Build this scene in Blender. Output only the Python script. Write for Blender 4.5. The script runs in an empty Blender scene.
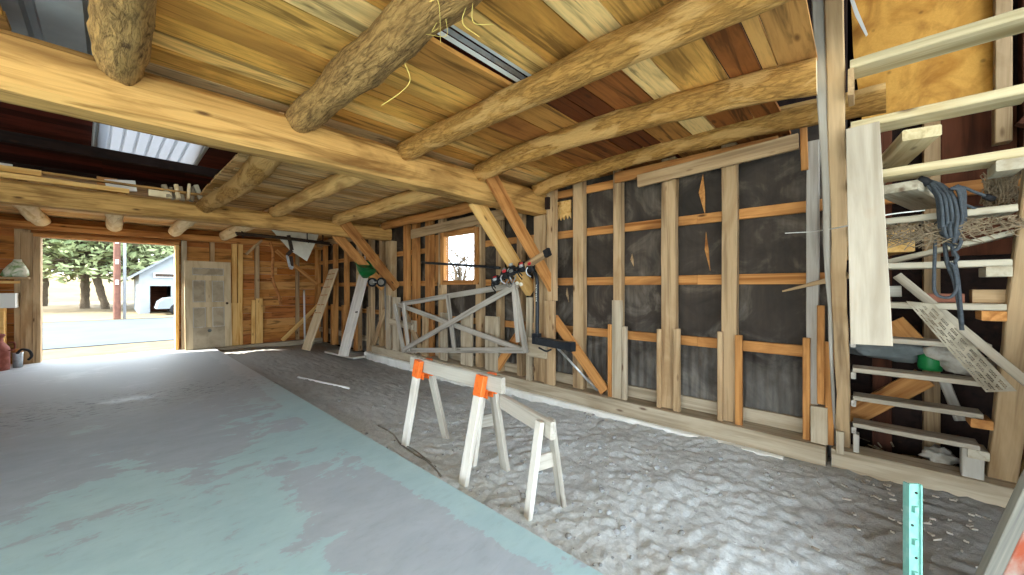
import bpy, bmesh, math, random
from mathutils import Vector, Matrix, noise, Euler
random.seed(7)
R = math.radians
sc = bpy.context.scene
col = sc.collection
V = Vector

# ------------------------------------------------------------------ camera
FPX = 375.0
YAW = math.atan(401 / 375.0)
CAMZ = 1.45
cam = bpy.data.cameras.new('camera')
cam.sensor_width = 36.0
cam.lens = FPX / 1024 * 36.0
cam.clip_start = 0.02
cam.clip_end = 400
camo = bpy.data.objects.new('camera', cam)
col.objects.link(camo)
camo.location = (0, 0, CAMZ)
camo.rotation_euler = (R(90), 0, -YAW)
sc.camera = camo
SN, CS = math.sin(YAW), math.cos(YAW)


def at(u, v, **k):
    """A point of the photograph met with one measured plane of the barn (X=, Y= or Z=)."""
    du, dv = u - 512, v - 287.3
    d = V((SN * FPX + CS * du, CS * FPX - SN * du, -dv))
    (ax, val), = k.items()
    i = 'XYZ'.index(ax)
    t = (val - (CAMZ if i == 2 else 0)) / d[i]
    return V((d.x * t, d.y * t, CAMZ + d.z * t))


# ------------------------------------------------------------------ colour / materials
def lin(c):
    if isinstance(c, str):
        c = tuple(int(c[i:i + 2], 16) / 255 for i in (0, 2, 4))
    return tuple(x / 12.92 if x <= .04045 else ((x + .055) / 1.055) ** 2.4 for x in c) + (1.0,)


class NT:
    def __init__(s, name):
        s.m = bpy.data.materials.new(name)
        s.m.use_nodes = True
        s.t = s.m.node_tree
        s.t.nodes.clear()
        s.out = s.n('ShaderNodeOutputMaterial')
        s.b = s.n('ShaderNodeBsdfPrincipled')
        s.l(s.b.outputs[0], s.out.inputs[0])

    def n(s, typ, **k):
        nd = s.t.nodes.new(typ)
        for a, v in k.items():
            setattr(nd, a, v)
        return nd

    def l(s, a, b):
        s.t.links.new(a, b)

    def coord(s, scale, kind='Object', rnd=True, rot=(0, 0, 0)):
        tc = s.n('ShaderNodeTexCoord')
        mp = s.n('ShaderNodeMapping')
        mp.inputs['Scale'].default_value = scale
        mp.inputs['Rotation'].default_value = rot
        s.l(tc.outputs[kind], mp.inputs[0])
        if rnd:
            oi = s.n('ShaderNodeObjectInfo')
            mu = s.n('ShaderNodeMath', operation='MULTIPLY')
            mu.inputs[1].default_value = 57.0
            s.l(oi.outputs['Random'], mu.inputs[0])
            s.l(mu.outputs[0], mp.inputs['Location'])
        return mp.outputs[0]

    def noise(s, vec, scale=1, detail=5, dist=0, rough=.55):
        nd = s.n('ShaderNodeTexNoise')
        nd.inputs['Scale'].default_value = scale
        nd.inputs['Detail'].default_value = detail
        nd.inputs['Distortion'].default_value = dist
        nd.inputs['Roughness'].default_value = rough
        if vec is not None:
            s.l(vec, nd.inputs['Vector'])
        return nd.outputs[0]

    def ramp(s, fac, stops):
        nd = s.n('ShaderNodeValToRGB')
        cr = nd.color_ramp
        while len(cr.elements) < len(stops):
            cr.elements.new(.5)
        for e, (p, c) in zip(cr.elements, stops):
            e.position = p
            e.color = lin(c) if not isinstance(c, (int, float)) else (c, c, c, 1)
        s.l(fac, nd.inputs[0])
        return nd.outputs[0]

    def mix(s, fac, a, b, mode='MIX'):
        nd = s.n('ShaderNodeMix', data_type='RGBA', blend_type=mode)
        for sock, v in ((nd.inputs[0], fac), (nd.inputs[6], a), (nd.inputs[7], b)):
            if hasattr(v, 'links'):
                s.l(v, sock)
            elif isinstance(v, (int, float)):
                sock.default_value = v if sock == nd.inputs[0] else (v, v, v, 1)
            else:
                sock.default_value = lin(v)
        return nd.outputs[2]

    def math(s, op, a, b=0.0, clamp=False):
        nd = s.n('ShaderNodeMath', operation=op, use_clamp=clamp)
        for i, v in enumerate((a, b)):
            if hasattr(v, 'links'):
                s.l(v, nd.inputs[i])
            else:
                nd.inputs[i].default_value = v
        return nd.outputs[0]

    def vary(s, colr, amt):
        oi = s.n('ShaderNodeObjectInfo')
        hs = s.n('ShaderNodeHueSaturation')
        a = s.math('MULTIPLY_ADD', oi.outputs['Random'], amt * 2)
        a.node.inputs[2].default_value = 1 - amt
        s.l(a, hs.inputs['Value'])
        s.l(colr, hs.inputs['Color'])
        return hs.outputs[0]

    def bump(s, h, strength=.3, dist=.01):
        bp = s.n('ShaderNodeBump')
        bp.inputs['Strength'].default_value = strength
        bp.inputs['Distance'].default_value = dist
        s.l(h, bp.inputs['Height'])
        s.l(bp.outputs[0], s.b.inputs['Normal'])

    def done(s, colr, rough=.8, metal=0.0, spec=.25):
        if hasattr(colr, 'links'):
            s.l(colr, s.b.inputs['Base Color'])
        else:
            s.b.inputs['Base Color'].default_value = lin(colr)
        s.b.inputs['Roughness'].default_value = rough
        s.b.inputs['Metallic'].default_value = metal
        s.b.inputs['Specular IOR Level'].default_value = spec
        return s.m


def wood(name, dark, light, stain=None, stain_amt=.5, knots=.6, var=.12, grain=(.9, 16, 16), rough=.82, bump=.35, dist=.6):
    t = NT(name)
    v = t.coord(grain)
    g = t.noise(v, 1.0, 7, dist)
    c = t.ramp(g, [(.30, dark), (.52, light), (.72, light)])
    fine = t.noise(t.coord((3, 90, 90)), 1.0, 3, .2)
    c = t.mix(t.ramp(fine, [(.3, .22), (.62, 0.0)]), c, dark)
    if stain:
        sn = t.noise(t.coord((.9, 3.0, 3.0)), 1.0, 5, 1.2)
        c = t.mix(t.math('MULTIPLY', t.ramp(sn, [(.48, 0.0), (.66, 1.0)]), stain_amt), c, stain)
    if knots:
        vo = t.n('ShaderNodeTexVoronoi')
        vo.inputs['Scale'].default_value = 1.0
        t.l(t.coord((2.2, 7, 7)), vo.inputs['Vector'])
        k = t.ramp(vo.outputs['Distance'], [(.05, 1.0), (.13, 0.0)])
        c = t.mix(t.math('MULTIPLY', k, knots), c, '4a2c14')
    c = t.vary(c, var)
    t.bump(t.math('ADD', g, t.math('MULTIPLY', fine, .4)), bump, .006)
    return t.done(c, rough)


def bark(name, dark, light, patch=None, plates=.3):
    t = NT(name)
    vo = t.n('ShaderNodeTexVoronoi', feature='DISTANCE_TO_EDGE')
    vo.inputs['Scale'].default_value = 1.0
    cv = t.coord((8, 38, 38))
    wob = t.n('ShaderNodeTexNoise'); wob.inputs['Scale'].default_value = .6; wob.inputs['Detail'].default_value = 6
    t.l(cv, wob.inputs['Vector'])
    va = t.n('ShaderNodeVectorMath', operation='MULTIPLY_ADD'); va.inputs[1].default_value = (2.6, 2.6, 2.6)
    t.l(wob.outputs['Color'], va.inputs[0]); t.l(cv, va.inputs[2])
    t.l(va.outputs[0], vo.inputs['Vector'])
    n1 = t.noise(t.coord((5, 24, 24)), 1.0, 10, .8, .74)
    h = t.math('ADD', t.math('MULTIPLY', t.ramp(vo.outputs['Distance'], [(0, 0.0), (.22, 1.0)]), plates), n1)
    c = t.ramp(h, [(.36, dark), (.62 + plates * .5, light), (1.0, light)])
    if patch:
        p = t.noise(t.coord((1.6, 5, 5)), 1.0, 5, .8)
        c = t.mix(t.ramp(p, [(.5, 0.0), (.56, 1.0)]), c, patch)
    c = t.vary(c, .06)
    t.bump(h, 1.0, .03)
    return t.done(c, .92)


def flat(name, c, rough=.6, metal=0.0, c2=None, sc_=6, amt=.5, bump=0, spec=.3):
    t = NT(name)
    cc = c
    if c2:
        n = t.noise(t.coord((sc_,) * 3), 1.0, 6, .5)
        cc = t.mix(t.math('MULTIPLY', t.ramp(n, [(.42, 0.0), (.62, 1.0)]), amt), c, c2)
        if bump:
            t.bump(n, bump, .006)
    return t.done(cc, rough, metal, spec)


M = {}
M['stud'] = wood('weathered_pine', '7c6448', 'b89c76', '8a6a44', .6, .9, .10)
M['stud_dusty'] = wood('dusty_pine', '84765f', 'b6a890', '8e7c60', .55, .8, .08)
M['orange'] = wood('orange_pine', '8c5626', 'c48c50', '74431c', .6, .9, .12)
M['yellow'] = wood('yellow_pine', 'c08a40', 'e6bd78', 'b97f3a', .4, .7, .06)
M['beam'] = wood('hewn_beam', '84602f', 'c69c5c', '6a4820', .85, .9, .04, (.9, 13, 13), .85, 1.0, 1.6)
M['oldgrey'] = wood('grey_barn_wood', '7d776c', 'b3aca0', '8f8474', .4, .5, .08)
M['grey_plank'] = wood('dusty_grey_plank', '8d877b', 'bab5a9', '968d7e', .45, .5, .06)
M['white_paint'] = wood('worn_white_paint', 'b9b4a8', 'dbd7cd', 'a89a84', .35, .35, .03, (.9, 12, 12), .7, .2)
M['cream_paint'] = wood('cream_paint', 'ab9674', 'cbb896', '96805c', .35, .3, .02, (.8, 8, 8), .75, .2)
M['tread'] = wood('worn_tread', '8a806c', 'bab29e', '94825e', .5, .7, .07)
M['tread_grey_shade'] = wood('worn_grey_shaded_tread', '7d7464', 'aca290', '8a7c62', .4, .5, .07)  # darker copy of the tread wood; low treads carry their shade in it
M['brown_handle'] = wood('brown_handle', '7a4a26', 'a46c3c', None, 0, .3, .03)
M['hang'] = wood('stained_pale_board', '9c917e', 'bab09e', 'a8845a', .5, .4, .02, (.8, 9, 9), .75, .2)
M['tread_pale'] = wood('pale_tread', 'a08f68', 'd2c49e', 'a98c58', .5, .8, .04)
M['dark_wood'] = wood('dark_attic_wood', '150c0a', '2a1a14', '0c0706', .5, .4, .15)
M['red_wood'] = wood('red_brown_board', '3c1e10', '5c331f', '26110a', .5, .5, .15)
M['plywood'] = wood('old_plywood', 'b0762a', 'd9a24c', '8c561c', .6, .5, .03, (.8, 4, 4), .8, .15)
M['end_cut'] = wood('fresh_cut', 'd9b888', 'f0dcb4', None, 0, .2, .05, (6, 6, 6))
M['bark'] = bark('rough_bark', '523a20', 'bf985c', None, .12)
M['bark_peel'] = bark('patchy_bark', '7c5828', 'c2934e', 'cfa464', .16)
M['peeled'] = wood('peeled_log', 'a67a3c', 'dfb674', '8c5c28', .6, .9, .04, (1.4, 14, 14), .85, .8, 1.4)
M['doorlit_log'] = wood('doorlit_log', 'bf9d68', 'e8d3a8', 'a8824a', .3, .7, .04, (1.2, 10, 10), .85, .6, 1.0)  # far-bay joists: door light painted in as a paler wood
M['black_steel'] = flat('black_steel', '22262b', .38, .3, '30353b', 20, .5)
M['dark_iron'] = flat('dark_iron', '3a3430', .65, .5, '5a4432', 18, .6)
M['steel'] = flat('pale_steel', 'c2c6c8', .4, .8, '8f9496', 15, .5)
M['grey_board'] = wood('weathered_dark_grey', '55534d', '787569', '4a453c', .4, .3, .03)
M['red_plastic'] = flat('red_plastic', 'b8262a', .45)
M['black_rubber'] = flat('black_rubber', '1b1b1d', .75)
M['green_plastic'] = flat('green_plastic', '0f6a34', .45, 0, '1d7c40', 8, .4)
M['grey_plastic'] = flat('grey_plastic', '7d7a74', .6)
M['orange_bracket'] = flat('orange_steel', 'e8702a', .5, 0, 'c25a22', 30, .6)
M['sheet_white'] = flat('white_sheet', 'd9d5c6', .6, 0, 'b5ad97', 4, .4)
M['rust'] = flat('rusty_red', '7d3f30', .75, .2, 'a8685a', 9, .6)
M['tpost'] = flat('teal_enamel', '6ea598', .5, 0, '8fb8ae', 30, .5)
M['rope'] = flat('blue_grey_cord', '474d52', .85, 0, '30353a', 60, .6)
M['bag'] = flat('printed_bag', 'd8d8c8', .45, 0, '5f8a3c', 9, .9)
M['cloth_grey'] = flat('grey_cloth', '6d7270', .9, 0, '4f5555', 8, .6)
M['brick'] = flat('brick_block', '8a5a48', .9, 0, '6e4434', 12, .6)
M['white_plain'] = flat('white_plain', 'dcdcd6', .5)
M['nest'] = flat('dry_stems', '8c7c64', .95, 0, '5c4e3c', 30, .7)


# ------------------------------------------------------------------ objects
W = {}


def tag(o, label=None, cat=None, group=None, kind=None):
    if label: o['label'] = label
    if cat: o['category'] = cat
    if group: o['group'] = group
    if kind: o['kind'] = kind
    return o


def empty(name, loc, label=None, cat=None, group=None, kind=None):
    o = bpy.data.objects.new(name, None)
    col.objects.link(o)
    o.location = loc
    o.empty_display_size = .1
    W[o] = Matrix.Translation(V(loc))
    return tag(o, label, cat, group, kind)


def put(name, bm, mat, M4=None, parent=None, smooth=False, mats=None):
    me = bpy.data.meshes.new(name)
    bmesh.ops.recalc_face_normals(bm, faces=bm.faces)
    bm.to_mesh(me)
    bm.free()
    for m in (mats or [mat]):
        me.materials.append(m)
    if smooth:
        for p in me.polygons: p.use_smooth = True
    o = bpy.data.objects.new(name, me)
    col.objects.link(o)
    M4 = M4 or Matrix.Identity(4)
    W[o] = M4
    if parent:
        o.parent = parent
        o.matrix_basis = W[parent].inverted() @ M4
    else:
        o.matrix_basis = M4
    return o


def frame(p0, p1, up=(0, 0, 1)):
    """Local X runs from p0 to p1, local Z is as near to up as it can be."""
    p0, p1 = V(p0), V(p1)
    x = (p1 - p0).normalized()
    u = V(up)
    if abs(x.dot(u.normalized())) > .985:
        u = V((1, 0, 0)) if abs(x.x) < .9 else V((0, 1, 0))
    y = u.cross(x).normalized()
    z = x.cross(y)
    m = Matrix((x, y, z)).transposed().to_4x4()
    m.translation = p0
    return m


def loft(bm, rings, cap=True):
    vs = [[bm.verts.new(p) for p in r] for r in rings]
    n = len(vs[0])
    for a, b in zip(vs, vs[1:]):
        for i in range(n):
            bm.faces.new((a[i], a[(i + 1) % n], b[(i + 1) % n], b[i]))
    if cap:
        bm.faces.new(vs[0][::-1])
        bm.faces.new(vs[-1])
    return vs


def plank(name, p0, p1, w, t, mat, up=(0, 0, 1), parent=None, warp=.0, taper=None, ch=None, wane=0.0, seed=None, skew=(0, 0)):
    """A sawn board with chamfered edges: w across (local Y), t thick (local Z)."""
    p0, p1 = V(p0), V(p1)
    L = (p1 - p0).length
    n = max(2, int(L / .25)) if (warp or wane) else 1
    ch = min(.006, w * .15, t * .15) if ch is None else ch
    rs = random.Random(seed if seed is not None else hash((round(p0.x, 3), round(p0.y, 3), round(p0.z, 3), round(L, 3))))
    o1, o2, o3 = rs.random() * 99, rs.random() * 99, rs.random() * 99
    rings = []
    tp = taper or (1, 1)
    for i in range(n + 1):
        f = i / n
        s = tp[0] + (tp[1] - tp[0]) * f
        hw, ht = w * s / 2, t / 2
        x = f * L
        dy = warp * noise.noise((x * 1.3 + o1, 0, 0))
        dz = warp * noise.noise((x * 1.3 + o2, 5, 0))
        wa = wane * noise.noise((x * 3 + o3, 9, 0))
        wb = wane * noise.noise((x * 3 + o3, 19, 0))
        sk = (1 - f) * skew[0] + f * skew[1]
        pts = [(-hw + ch + wb, -ht), (hw - ch + wa, -ht), (hw + wa, -ht + ch), (hw + wa, ht - ch), (hw - ch + wa, ht), (-hw + ch + wb, ht), (-hw + wb, ht - ch), (-hw + wb, -ht + ch)]
        rings.append([(x + sk * py / max(hw, .001), py + dy, pz + dz) for py, pz in pts])
    bm = bmesh.new()
    loft(bm, rings)
    return put(name, bm, mat, frame(p0, p1, up), parent)


def box(name, lo, hi, mat, parent=None, ch=.004):
    """Axis-aligned block; local X follows its longest side so the grain runs along it."""
    lo, hi = V(lo), V(hi)
    d = hi - lo
    c = (lo + hi) / 2
    i = max(range(3), key=lambda k: d[k])
    ax = V((0, 0, 0)); ax[i] = d[i] / 2
    up = V((0, 0, 1)) if i != 2 else V((1, 0, 0))
    if i == 2:
        w, t = d.y, d.x
    elif i == 0:
        w, t = d.y, d.z
    else:
        w, t = d.x, d.z
    return plank(name, c - ax, c + ax, w, t, mat, up, parent, ch=min(ch, w * .2, t * .2))


def log(name, p0, p1, r0, r1, mat, parent=None, rough=.012, bend=(0, 0), seg=22, seed=0, flat_=0, endmat=None, cone=None):
    p0, p1 = V(p0), V(p1)
    L = (p1 - p0).length
    n = max(6, int(L / .07))
    bm = bmesh.new()
    rings = []
    for i in range(n + 1):
        f = i / n
        r = r0 + (r1 - r0) * f
        if cone and f > 1 - cone:
            r *= 1 - .45 * ((f - 1 + cone) / cone) ** 2
        by = bend[0] * math.sin(f * math.pi) + .02 * noise.noise((f * L * .8, seed, 1))
        bz = bend[1] * math.sin(f * math.pi) + .015 * noise.noise((f * L * .8, seed, 7))
        ring = []
        for k in range(seg):
            a = 2 * math.pi * k / seg
            d = rough * noise.noise((f * L * 3.2 + seed * 7, math.cos(a) * 1.6, math.sin(a) * 1.6)) * 1.6 \
                + rough * .6 * noise.noise((f * L * 11 + seed * 3, math.cos(a) * 4, math.sin(a) * 4))
            rr = r + d
            y, z = rr * math.cos(a), rr * math.sin(a)
            ring.append((f * L, y + by, z + bz))
        rings.append(ring)
    loft(bm, rings)
    if endmat:
        bm.faces.ensure_lookup_table()
        bm.faces[-1].material_index = 1
        bm.faces[-2].material_index = 1
    o = put(name, bm, mat, frame(p0, p1), parent, True, [mat, endmat] if endmat else None)
    for p in o.data.polygons:
        if len(p.vertices) > 6: p.use_smooth = False
    return o


def smooth_path(pts, k=6):
    pts = [V(p) for p in pts]
    if len(pts) < 3: return pts
    q = [pts[0] * 2 - pts[1]] + pts + [pts[-1] * 2 - pts[-2]]
    out = []
    for i in range(1, len(q) - 2):
        a, b, c, d = q[i - 1:i + 3]
        for j in range(k):
            t = j / k
            out.append(.5 * ((2 * b) + (c - a) * t + (2 * a - 5 * b + 4 * c - d) * t * t + (3 * b - a - 3 * c + d) * t ** 3))
    out.append(pts[-1])
    return out


def tube_bm(bm, pts, r, seg=10, rend=None):
    pts = [V(p) for p in pts]
    t = (pts[1] - pts[0]).normalized()
    nrm = t.orthogonal().normalized()
    rings = []
    for i, p in enumerate(pts):
        t2 = (pts[min(i + 1, len(pts) - 1)] - pts[max(i - 1, 0)]).normalized()
        ax = t.cross(t2)
        if ax.length > 1e-6:
            nrm = Matrix.Rotation(t.angle(t2), 3, ax.normalized()) @ nrm
        t = t2
        b = t.cross(nrm).normalized()
        f = i / (len(pts) - 1)
        rr = r if rend is None else r + (rend - r) * f
        rings.append([p + rr * (math.cos(2 * math.pi * k / seg) * nrm + math.sin(2 * math.pi * k / seg) * b) for k in range(seg)])
    loft(bm, rings)


def tube(name, pts, r, mat, parent=None, seg=10, smooth=6, rend=None):
    pts = smooth_path(pts, smooth) if smooth else [V(p) for p in pts]
    o0 = pts[0].copy()
    bm = bmesh.new()
    tube_bm(bm, [p - o0 for p in pts], r, seg, rend)
    return put(name, bm, mat, Matrix.Translation(o0), parent, True)


def lathe(name, loc, prof, mat, parent=None, seg=28, axis=None):
    bm = bmesh.new()
    rings = [[(r * math.cos(2 * math.pi * k / seg), r * math.sin(2 * math.pi * k / seg), z) for k in range(seg)] for r, z in prof]
    loft(bm, rings)
    m = Matrix.Translation(V(loc))
    if axis is not None:
        q = V((0, 0, 1)).rotation_difference(V(axis).normalized())
        m = m @ q.to_matrix().to_4x4()
    o = put(name, bm, mat, m, parent, True)
    return o


def add_box(bm, lo, hi):
    x0, y0, z0 = lo; x1, y1, z1 = hi
    v = [bm.verts.new(p) for p in ((x0, y0, z0), (x1, y0, z0), (x1, y1, z0), (x0, y1, z0), (x0, y0, z1), (x1, y0, z1), (x1, y1, z1), (x0, y1, z1))]
    fs = [bm.faces.new([v[i] for i in f]) for f in ((3, 2, 1, 0), (4, 5, 6, 7), (0, 1, 5, 4), (1, 2, 6, 5), (2, 3, 7, 6), (3, 0, 4, 7))]
    return fs


def prism(name, pts, thick, mat, parent=None, nrm=None):
    """A flat sheet of real thickness from a planar outline in the world."""
    pts = [V(p) for p in pts]
    n = nrm or (pts[1] - pts[0]).cross(pts[2] - pts[0]).normalized()
    o0 = pts[0].copy()
    bm = bmesh.new()
    a = [bm.verts.new(p - o0) for p in pts]
    b = [bm.verts.new(p - o0 + V(n) * thick) for p in pts]
    k = len(pts)
    bm.faces.new(a); bm.faces.new(b[::-1])
    for i in range(k):
        bm.faces.new((a[i], b[i], b[(i + 1) % k], a[(i + 1) % k]))
    return put(name, bm, mat, Matrix.Translation(o0), parent)

# ------------------------------------------------------------------ setting materials
def slab_mat():
    t = NT('damp_concrete')
    v = t.coord((1, 1, 1), rnd=False)
    n1 = t.noise(t.coord((1.0, 1.0, 1), rnd=False, rot=(0, 0, R(25))), 1.0, 10, .3, .62)
    n2 = t.noise(t.coord((3.0, 5.5, 1), rnd=False), 1.0, 9, .4, .7)
    sx = t.n('ShaderNodeSeparateXYZ'); t.l(v, sx.inputs[0])
    # washed teal skin along the dirt edge and in front, drier grey elsewhere
    X, Y = sx.outputs[0], sx.outputs[1]
    def lin_(v, a, k): return t.math('MULTIPLY', t.math('SUBTRACT', v, a), k, clamp=True)
    A = lin_(Y, 4.6, -.6)
    B = t.math('MULTIPLY', lin_(X, .70, 3.0), lin_(Y, 3.5, -1.1))
    C = lin_(X, 1.42, 9.0)
    D = t.math('MULTIPLY', t.math('SUBTRACT', 1.0, t.math('MULTIPLY', t.math('ABSOLUTE', t.math('SUBTRACT', Y, 4.6)), .7), clamp=True), lin_(X, .5, 2.0))
    f = t.math('ADD', t.math('MULTIPLY', A, .26), t.math('MULTIPLY', B, -.34))
    f = t.math('ADD', f, t.math('ADD', t.math('MULTIPLY', C, .42), t.math('MULTIPLY', D, .18)))
    f = t.math('ADD', f, t.math('ADD', t.math('MULTIPLY', t.math('SUBTRACT', n1, .5), 1.25), t.math('MULTIPLY', t.math('SUBTRACT', n2, .5), 1.0)))
    patch = t.ramp(f, [(.125, 0.0), (.155, 1.0)])
    grey = t.ramp(n2, [(.3, 'a2afba'), (.7, 'b2bec8')])
    teal = t.ramp(n2, [(.3, 'a0c0c8'), (.7, 'b0ced3')])
    c = t.mix(patch, grey, teal)
    far = t.math('MULTIPLY', t.math('SUBTRACT', t.math('ADD', sx.outputs[1], t.math('MULTIPLY', n1, 3.0)), 6.6), .5, clamp=True)
    c = t.mix(far, c, 'a9adaf')
    # scuffed dark specks across the middle
    sp = t.noise(t.coord((9, 20, 1), rnd=False), 1.0, 6, .3, .7)
    band = t.ramp(t.math('ABSOLUTE', t.math('SUBTRACT', sx.outputs[1], t.math('ADD', 6.1, t.math('MULTIPLY', n1, 1.6)))), [(.0, 1.0), (.9, 0.0)])
    spk = t.ramp(sp, [(.54, 0.0), (.60, 1.0)])
    c = t.mix(t.math('MULTIPLY', t.math('MULTIPLY', spk, .8), t.math('ADD', band, .08)), c, '5c6063')
    rg = t.n('ShaderNodeMapRange')
    t.l(patch, rg.inputs[0]); rg.inputs[3].default_value = .6; rg.inputs[4].default_value = .42
    t.l(rg.outputs[0], t.b.inputs['Roughness'])
    t.bump(t.noise(t.coord((7, 9, 1), rnd=False), 1.0, 6), .06, .01)
    m = t.done(c, .55, spec=.3)
    return m


def dirt_mat():
    t = NT('dusty_dirt')
    n1 = t.noise(t.coord((1.1, 1.1, 1.1), rnd=False), 1.0, 8, .4, .6)
    n2 = t.noise(t.coord((26, 26, 26), rnd=False), 1.0, 8, .4, .7)
    n3 = t.noise(t.coord((70, 70, 70), rnd=False), 1.0, 4, 0, .7)
    c = t.ramp(n2, [(.3, 'b4babc'), (.5, 'c6cccd'), (.7, 'd8dcdc')])
    sx = t.n('ShaderNodeSeparateXYZ'); t.l(t.coord((1, 1, 1), rnd=False), sx.inputs[0])
    # browner towards the far bays; stair-side shade painted in as a darker tint
    far = t.math('ADD', t.math('MULTIPLY', t.math('SUBTRACT', sx.outputs[1], 3.6), .4), t.math('MULTIPLY', t.math('SUBTRACT', n1, .5), 1.6), clamp=True)
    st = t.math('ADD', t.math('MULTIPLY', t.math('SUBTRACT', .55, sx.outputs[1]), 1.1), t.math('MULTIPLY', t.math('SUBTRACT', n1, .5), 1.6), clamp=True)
    c = t.mix(t.math('MULTIPLY', far, .7), c, '8a857c')
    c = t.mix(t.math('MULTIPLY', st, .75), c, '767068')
    c = t.mix(t.ramp(n3, [(.35, .2), (.6, 0.0)]), c, '7c7e7e')
    t.bump(t.math('ADD', n2, t.math('MULTIPLY', n3, .5)), .42, .02)
    return t.done(c, .95, spec=.1)


def tar_mat():
    t = NT('tar_paper')
    v = t.coord((1, 1, 1), rnd=False)
    n1 = t.noise(t.coord((2.2, 2.2, 2.2), rnd=False), 1.0, 8, 1.0, .6)
    n2 = t.noise(t.coord((30, 30, 3), rnd=False), 1.0, 5, .2)
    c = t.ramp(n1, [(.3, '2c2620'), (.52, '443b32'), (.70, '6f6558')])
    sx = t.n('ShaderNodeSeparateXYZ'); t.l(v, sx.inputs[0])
    dust_light = t.math('ADD', t.math('MULTIPLY', t.math('SUBTRACT', 1.15, sx.outputs[2]), .8), t.math('MULTIPLY', t.math('SUBTRACT', n1, .5), 2.2), clamp=True)
    c = t.mix(t.math('MULTIPLY', dust_light, .6), c, '8e8b84')  # paler low down: dust plus some painted-in light
    c = t.mix(t.ramp(n2, [(.4, .3), (.62, 0.0)]), c, '2c2926')
    wv = t.n('ShaderNodeTexWave', wave_type='BANDS', bands_direction='Y')
    wv.inputs['Scale'].default_value = 3.2
    wv.inputs['Distortion'].default_value = 1.2
    t.l(v, wv.inputs['Vector'])
    low = t.math('MULTIPLY', t.math('SUBTRACT', 1.0, sx.outputs[2]), 6, clamp=True)
    h = t.math('ADD', t.math('MULTIPLY', t.math('MULTIPLY', wv.outputs[1], low), 1.5), n1)
    t.bump(h, .55, .02)
    return t.done(c, .75, spec=.25)


def deck_mat(name, grain=(.8, 11, 11), stain='5a3212', amt=.42, bump=.5):
    """Sawn boards in one mesh: each board carries its own wood tone and grain offset."""
    t = NT(name)
    at_ = t.n('ShaderNodeAttribute', attribute_name='tone')
    sd = t.n('ShaderNodeAttribute', attribute_name='seed')
    tc = t.n('ShaderNodeTexCoord')
    def vec(sc_):
        mp = t.n('ShaderNodeMapping'); mp.inputs['Scale'].default_value = sc_
        t.l(tc.outputs['Object'], mp.inputs[0]); t.l(sd.outputs['Vector'], mp.inputs['Location'])
        return mp.outputs[0]
    g = t.noise(vec(grain), 1.0, 8, 1.3)
    fine = t.noise(vec(tuple(x * 5 for x in grain)), 1.0, 4, .2)
    s1 = t.noise(vec(tuple(.9 if x < 2 else 2.6 for x in grain)), 1.0, 6, 1.6)
    dk = t.mix(1.0, at_.outputs['Color'], .34, 'MULTIPLY')
    c = t.mix(t.ramp(g, [(.36, .95), (.47, 0.0)]), at_.outputs['Color'], dk)
    c = t.mix(t.math('MULTIPLY', t.ramp(s1, [(.47, 0.0), (.64, 1.0)]), amt), c, stain)
    c = t.mix(t.ramp(fine, [(.3, .35), (.55, 0.0)]), c, dk)
    vo = t.n('ShaderNodeTexVoronoi'); vo.inputs['Scale'].default_value = 1.0
    t.l(vec(tuple(2.0 if x < 2 else 6.0 for x in grain)), vo.inputs['Vector'])
    c = t.mix(t.math('MULTIPLY', t.ramp(vo.outputs['Distance'], [(.05, 1.0), (.12, 0.0)]), .7), c, '3c200c')
    t.bump(t.math('ADD', g, t.math('MULTIPLY', fine, .4)), bump, .008)
    return t.done(c, .82, spec=.2)


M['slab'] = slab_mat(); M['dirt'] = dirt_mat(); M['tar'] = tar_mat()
M['deck'] = deck_mat('deck_boards')
M['siding'] = deck_mat('wall_boards', (.8, 8, 8), '6a3a14', .35)
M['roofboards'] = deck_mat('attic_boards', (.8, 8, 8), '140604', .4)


def boards_mesh(name, segs, mat, thick, jitter=.006, wane=.012, along='X', plane='Z', base=0.0):
    """segs: (a0, a1, b0, b1, tone) boards; a runs along the grain, b across; thickness grows away from base."""
    bm = bmesh.new()
    tl = bm.faces.layers.float_vector.new('tone')
    sl = bm.faces.layers.float_vector.new('seed')
    rs = random.Random(3)
    def pt(a, b, h):
        if plane == 'Z': return (a, b, h) if along == 'X' else (b, a, h)
        if plane == 'Y': return (a, h, b) if along == 'X' else (b, h, a)
        return (h, a, b)
    for a0, a1, b0, b1, tone in segs:
        n = max(1, int((a1 - a0) / .3))
        h0 = base + rs.uniform(0, jitter); s = rs.random() * 60
        rings = []
        for i in range(n + 1):
            a = a0 + (a1 - a0) * i / n
            w0 = wane * noise.noise((a * 1.7, s, 0)); w1 = wane * noise.noise((a * 1.7, s, 9))
            sag = jitter * noise.noise((a * .7, s, 4))
            rings.append([pt(a, b0 + w0, h0 + sag), pt(a, b1 + w1, h0 + sag + rs.uniform(-.001, .001)), pt(a, b1 + w1, h0 + thick), pt(a, b0 + w0, h0 + thick)])
        k0 = len(bm.faces)
        loft(bm, rings)
        bm.faces.ensure_lookup_table()
        for f in bm.faces[k0:]:
            f[tl] = V(tone[:3]); f[sl] = V((s, s * 1.7, s * .6))
    me = bpy.data.meshes.new(name)
    bmesh.ops.recalc_face_normals(bm, faces=bm.faces)
    bm.to_mesh(me); bm.free()
    me.materials.append(mat)
    o = bpy.data.objects.new(name, me); col.objects.link(o); W[o] = Matrix.Identity(4)
    return o


def lerpc(a, b, f):
    return tuple(x + (y - x) * f for x, y in zip(a, b))


# ------------------------------------------------------------------ floor and ground
bm = bmesh.new()
add_box(bm, (-6.2, -3.2, -.22), (1.70, 11.85, 0.0))
put('floor', bm, M['slab'])['kind'] = 'structure'


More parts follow.
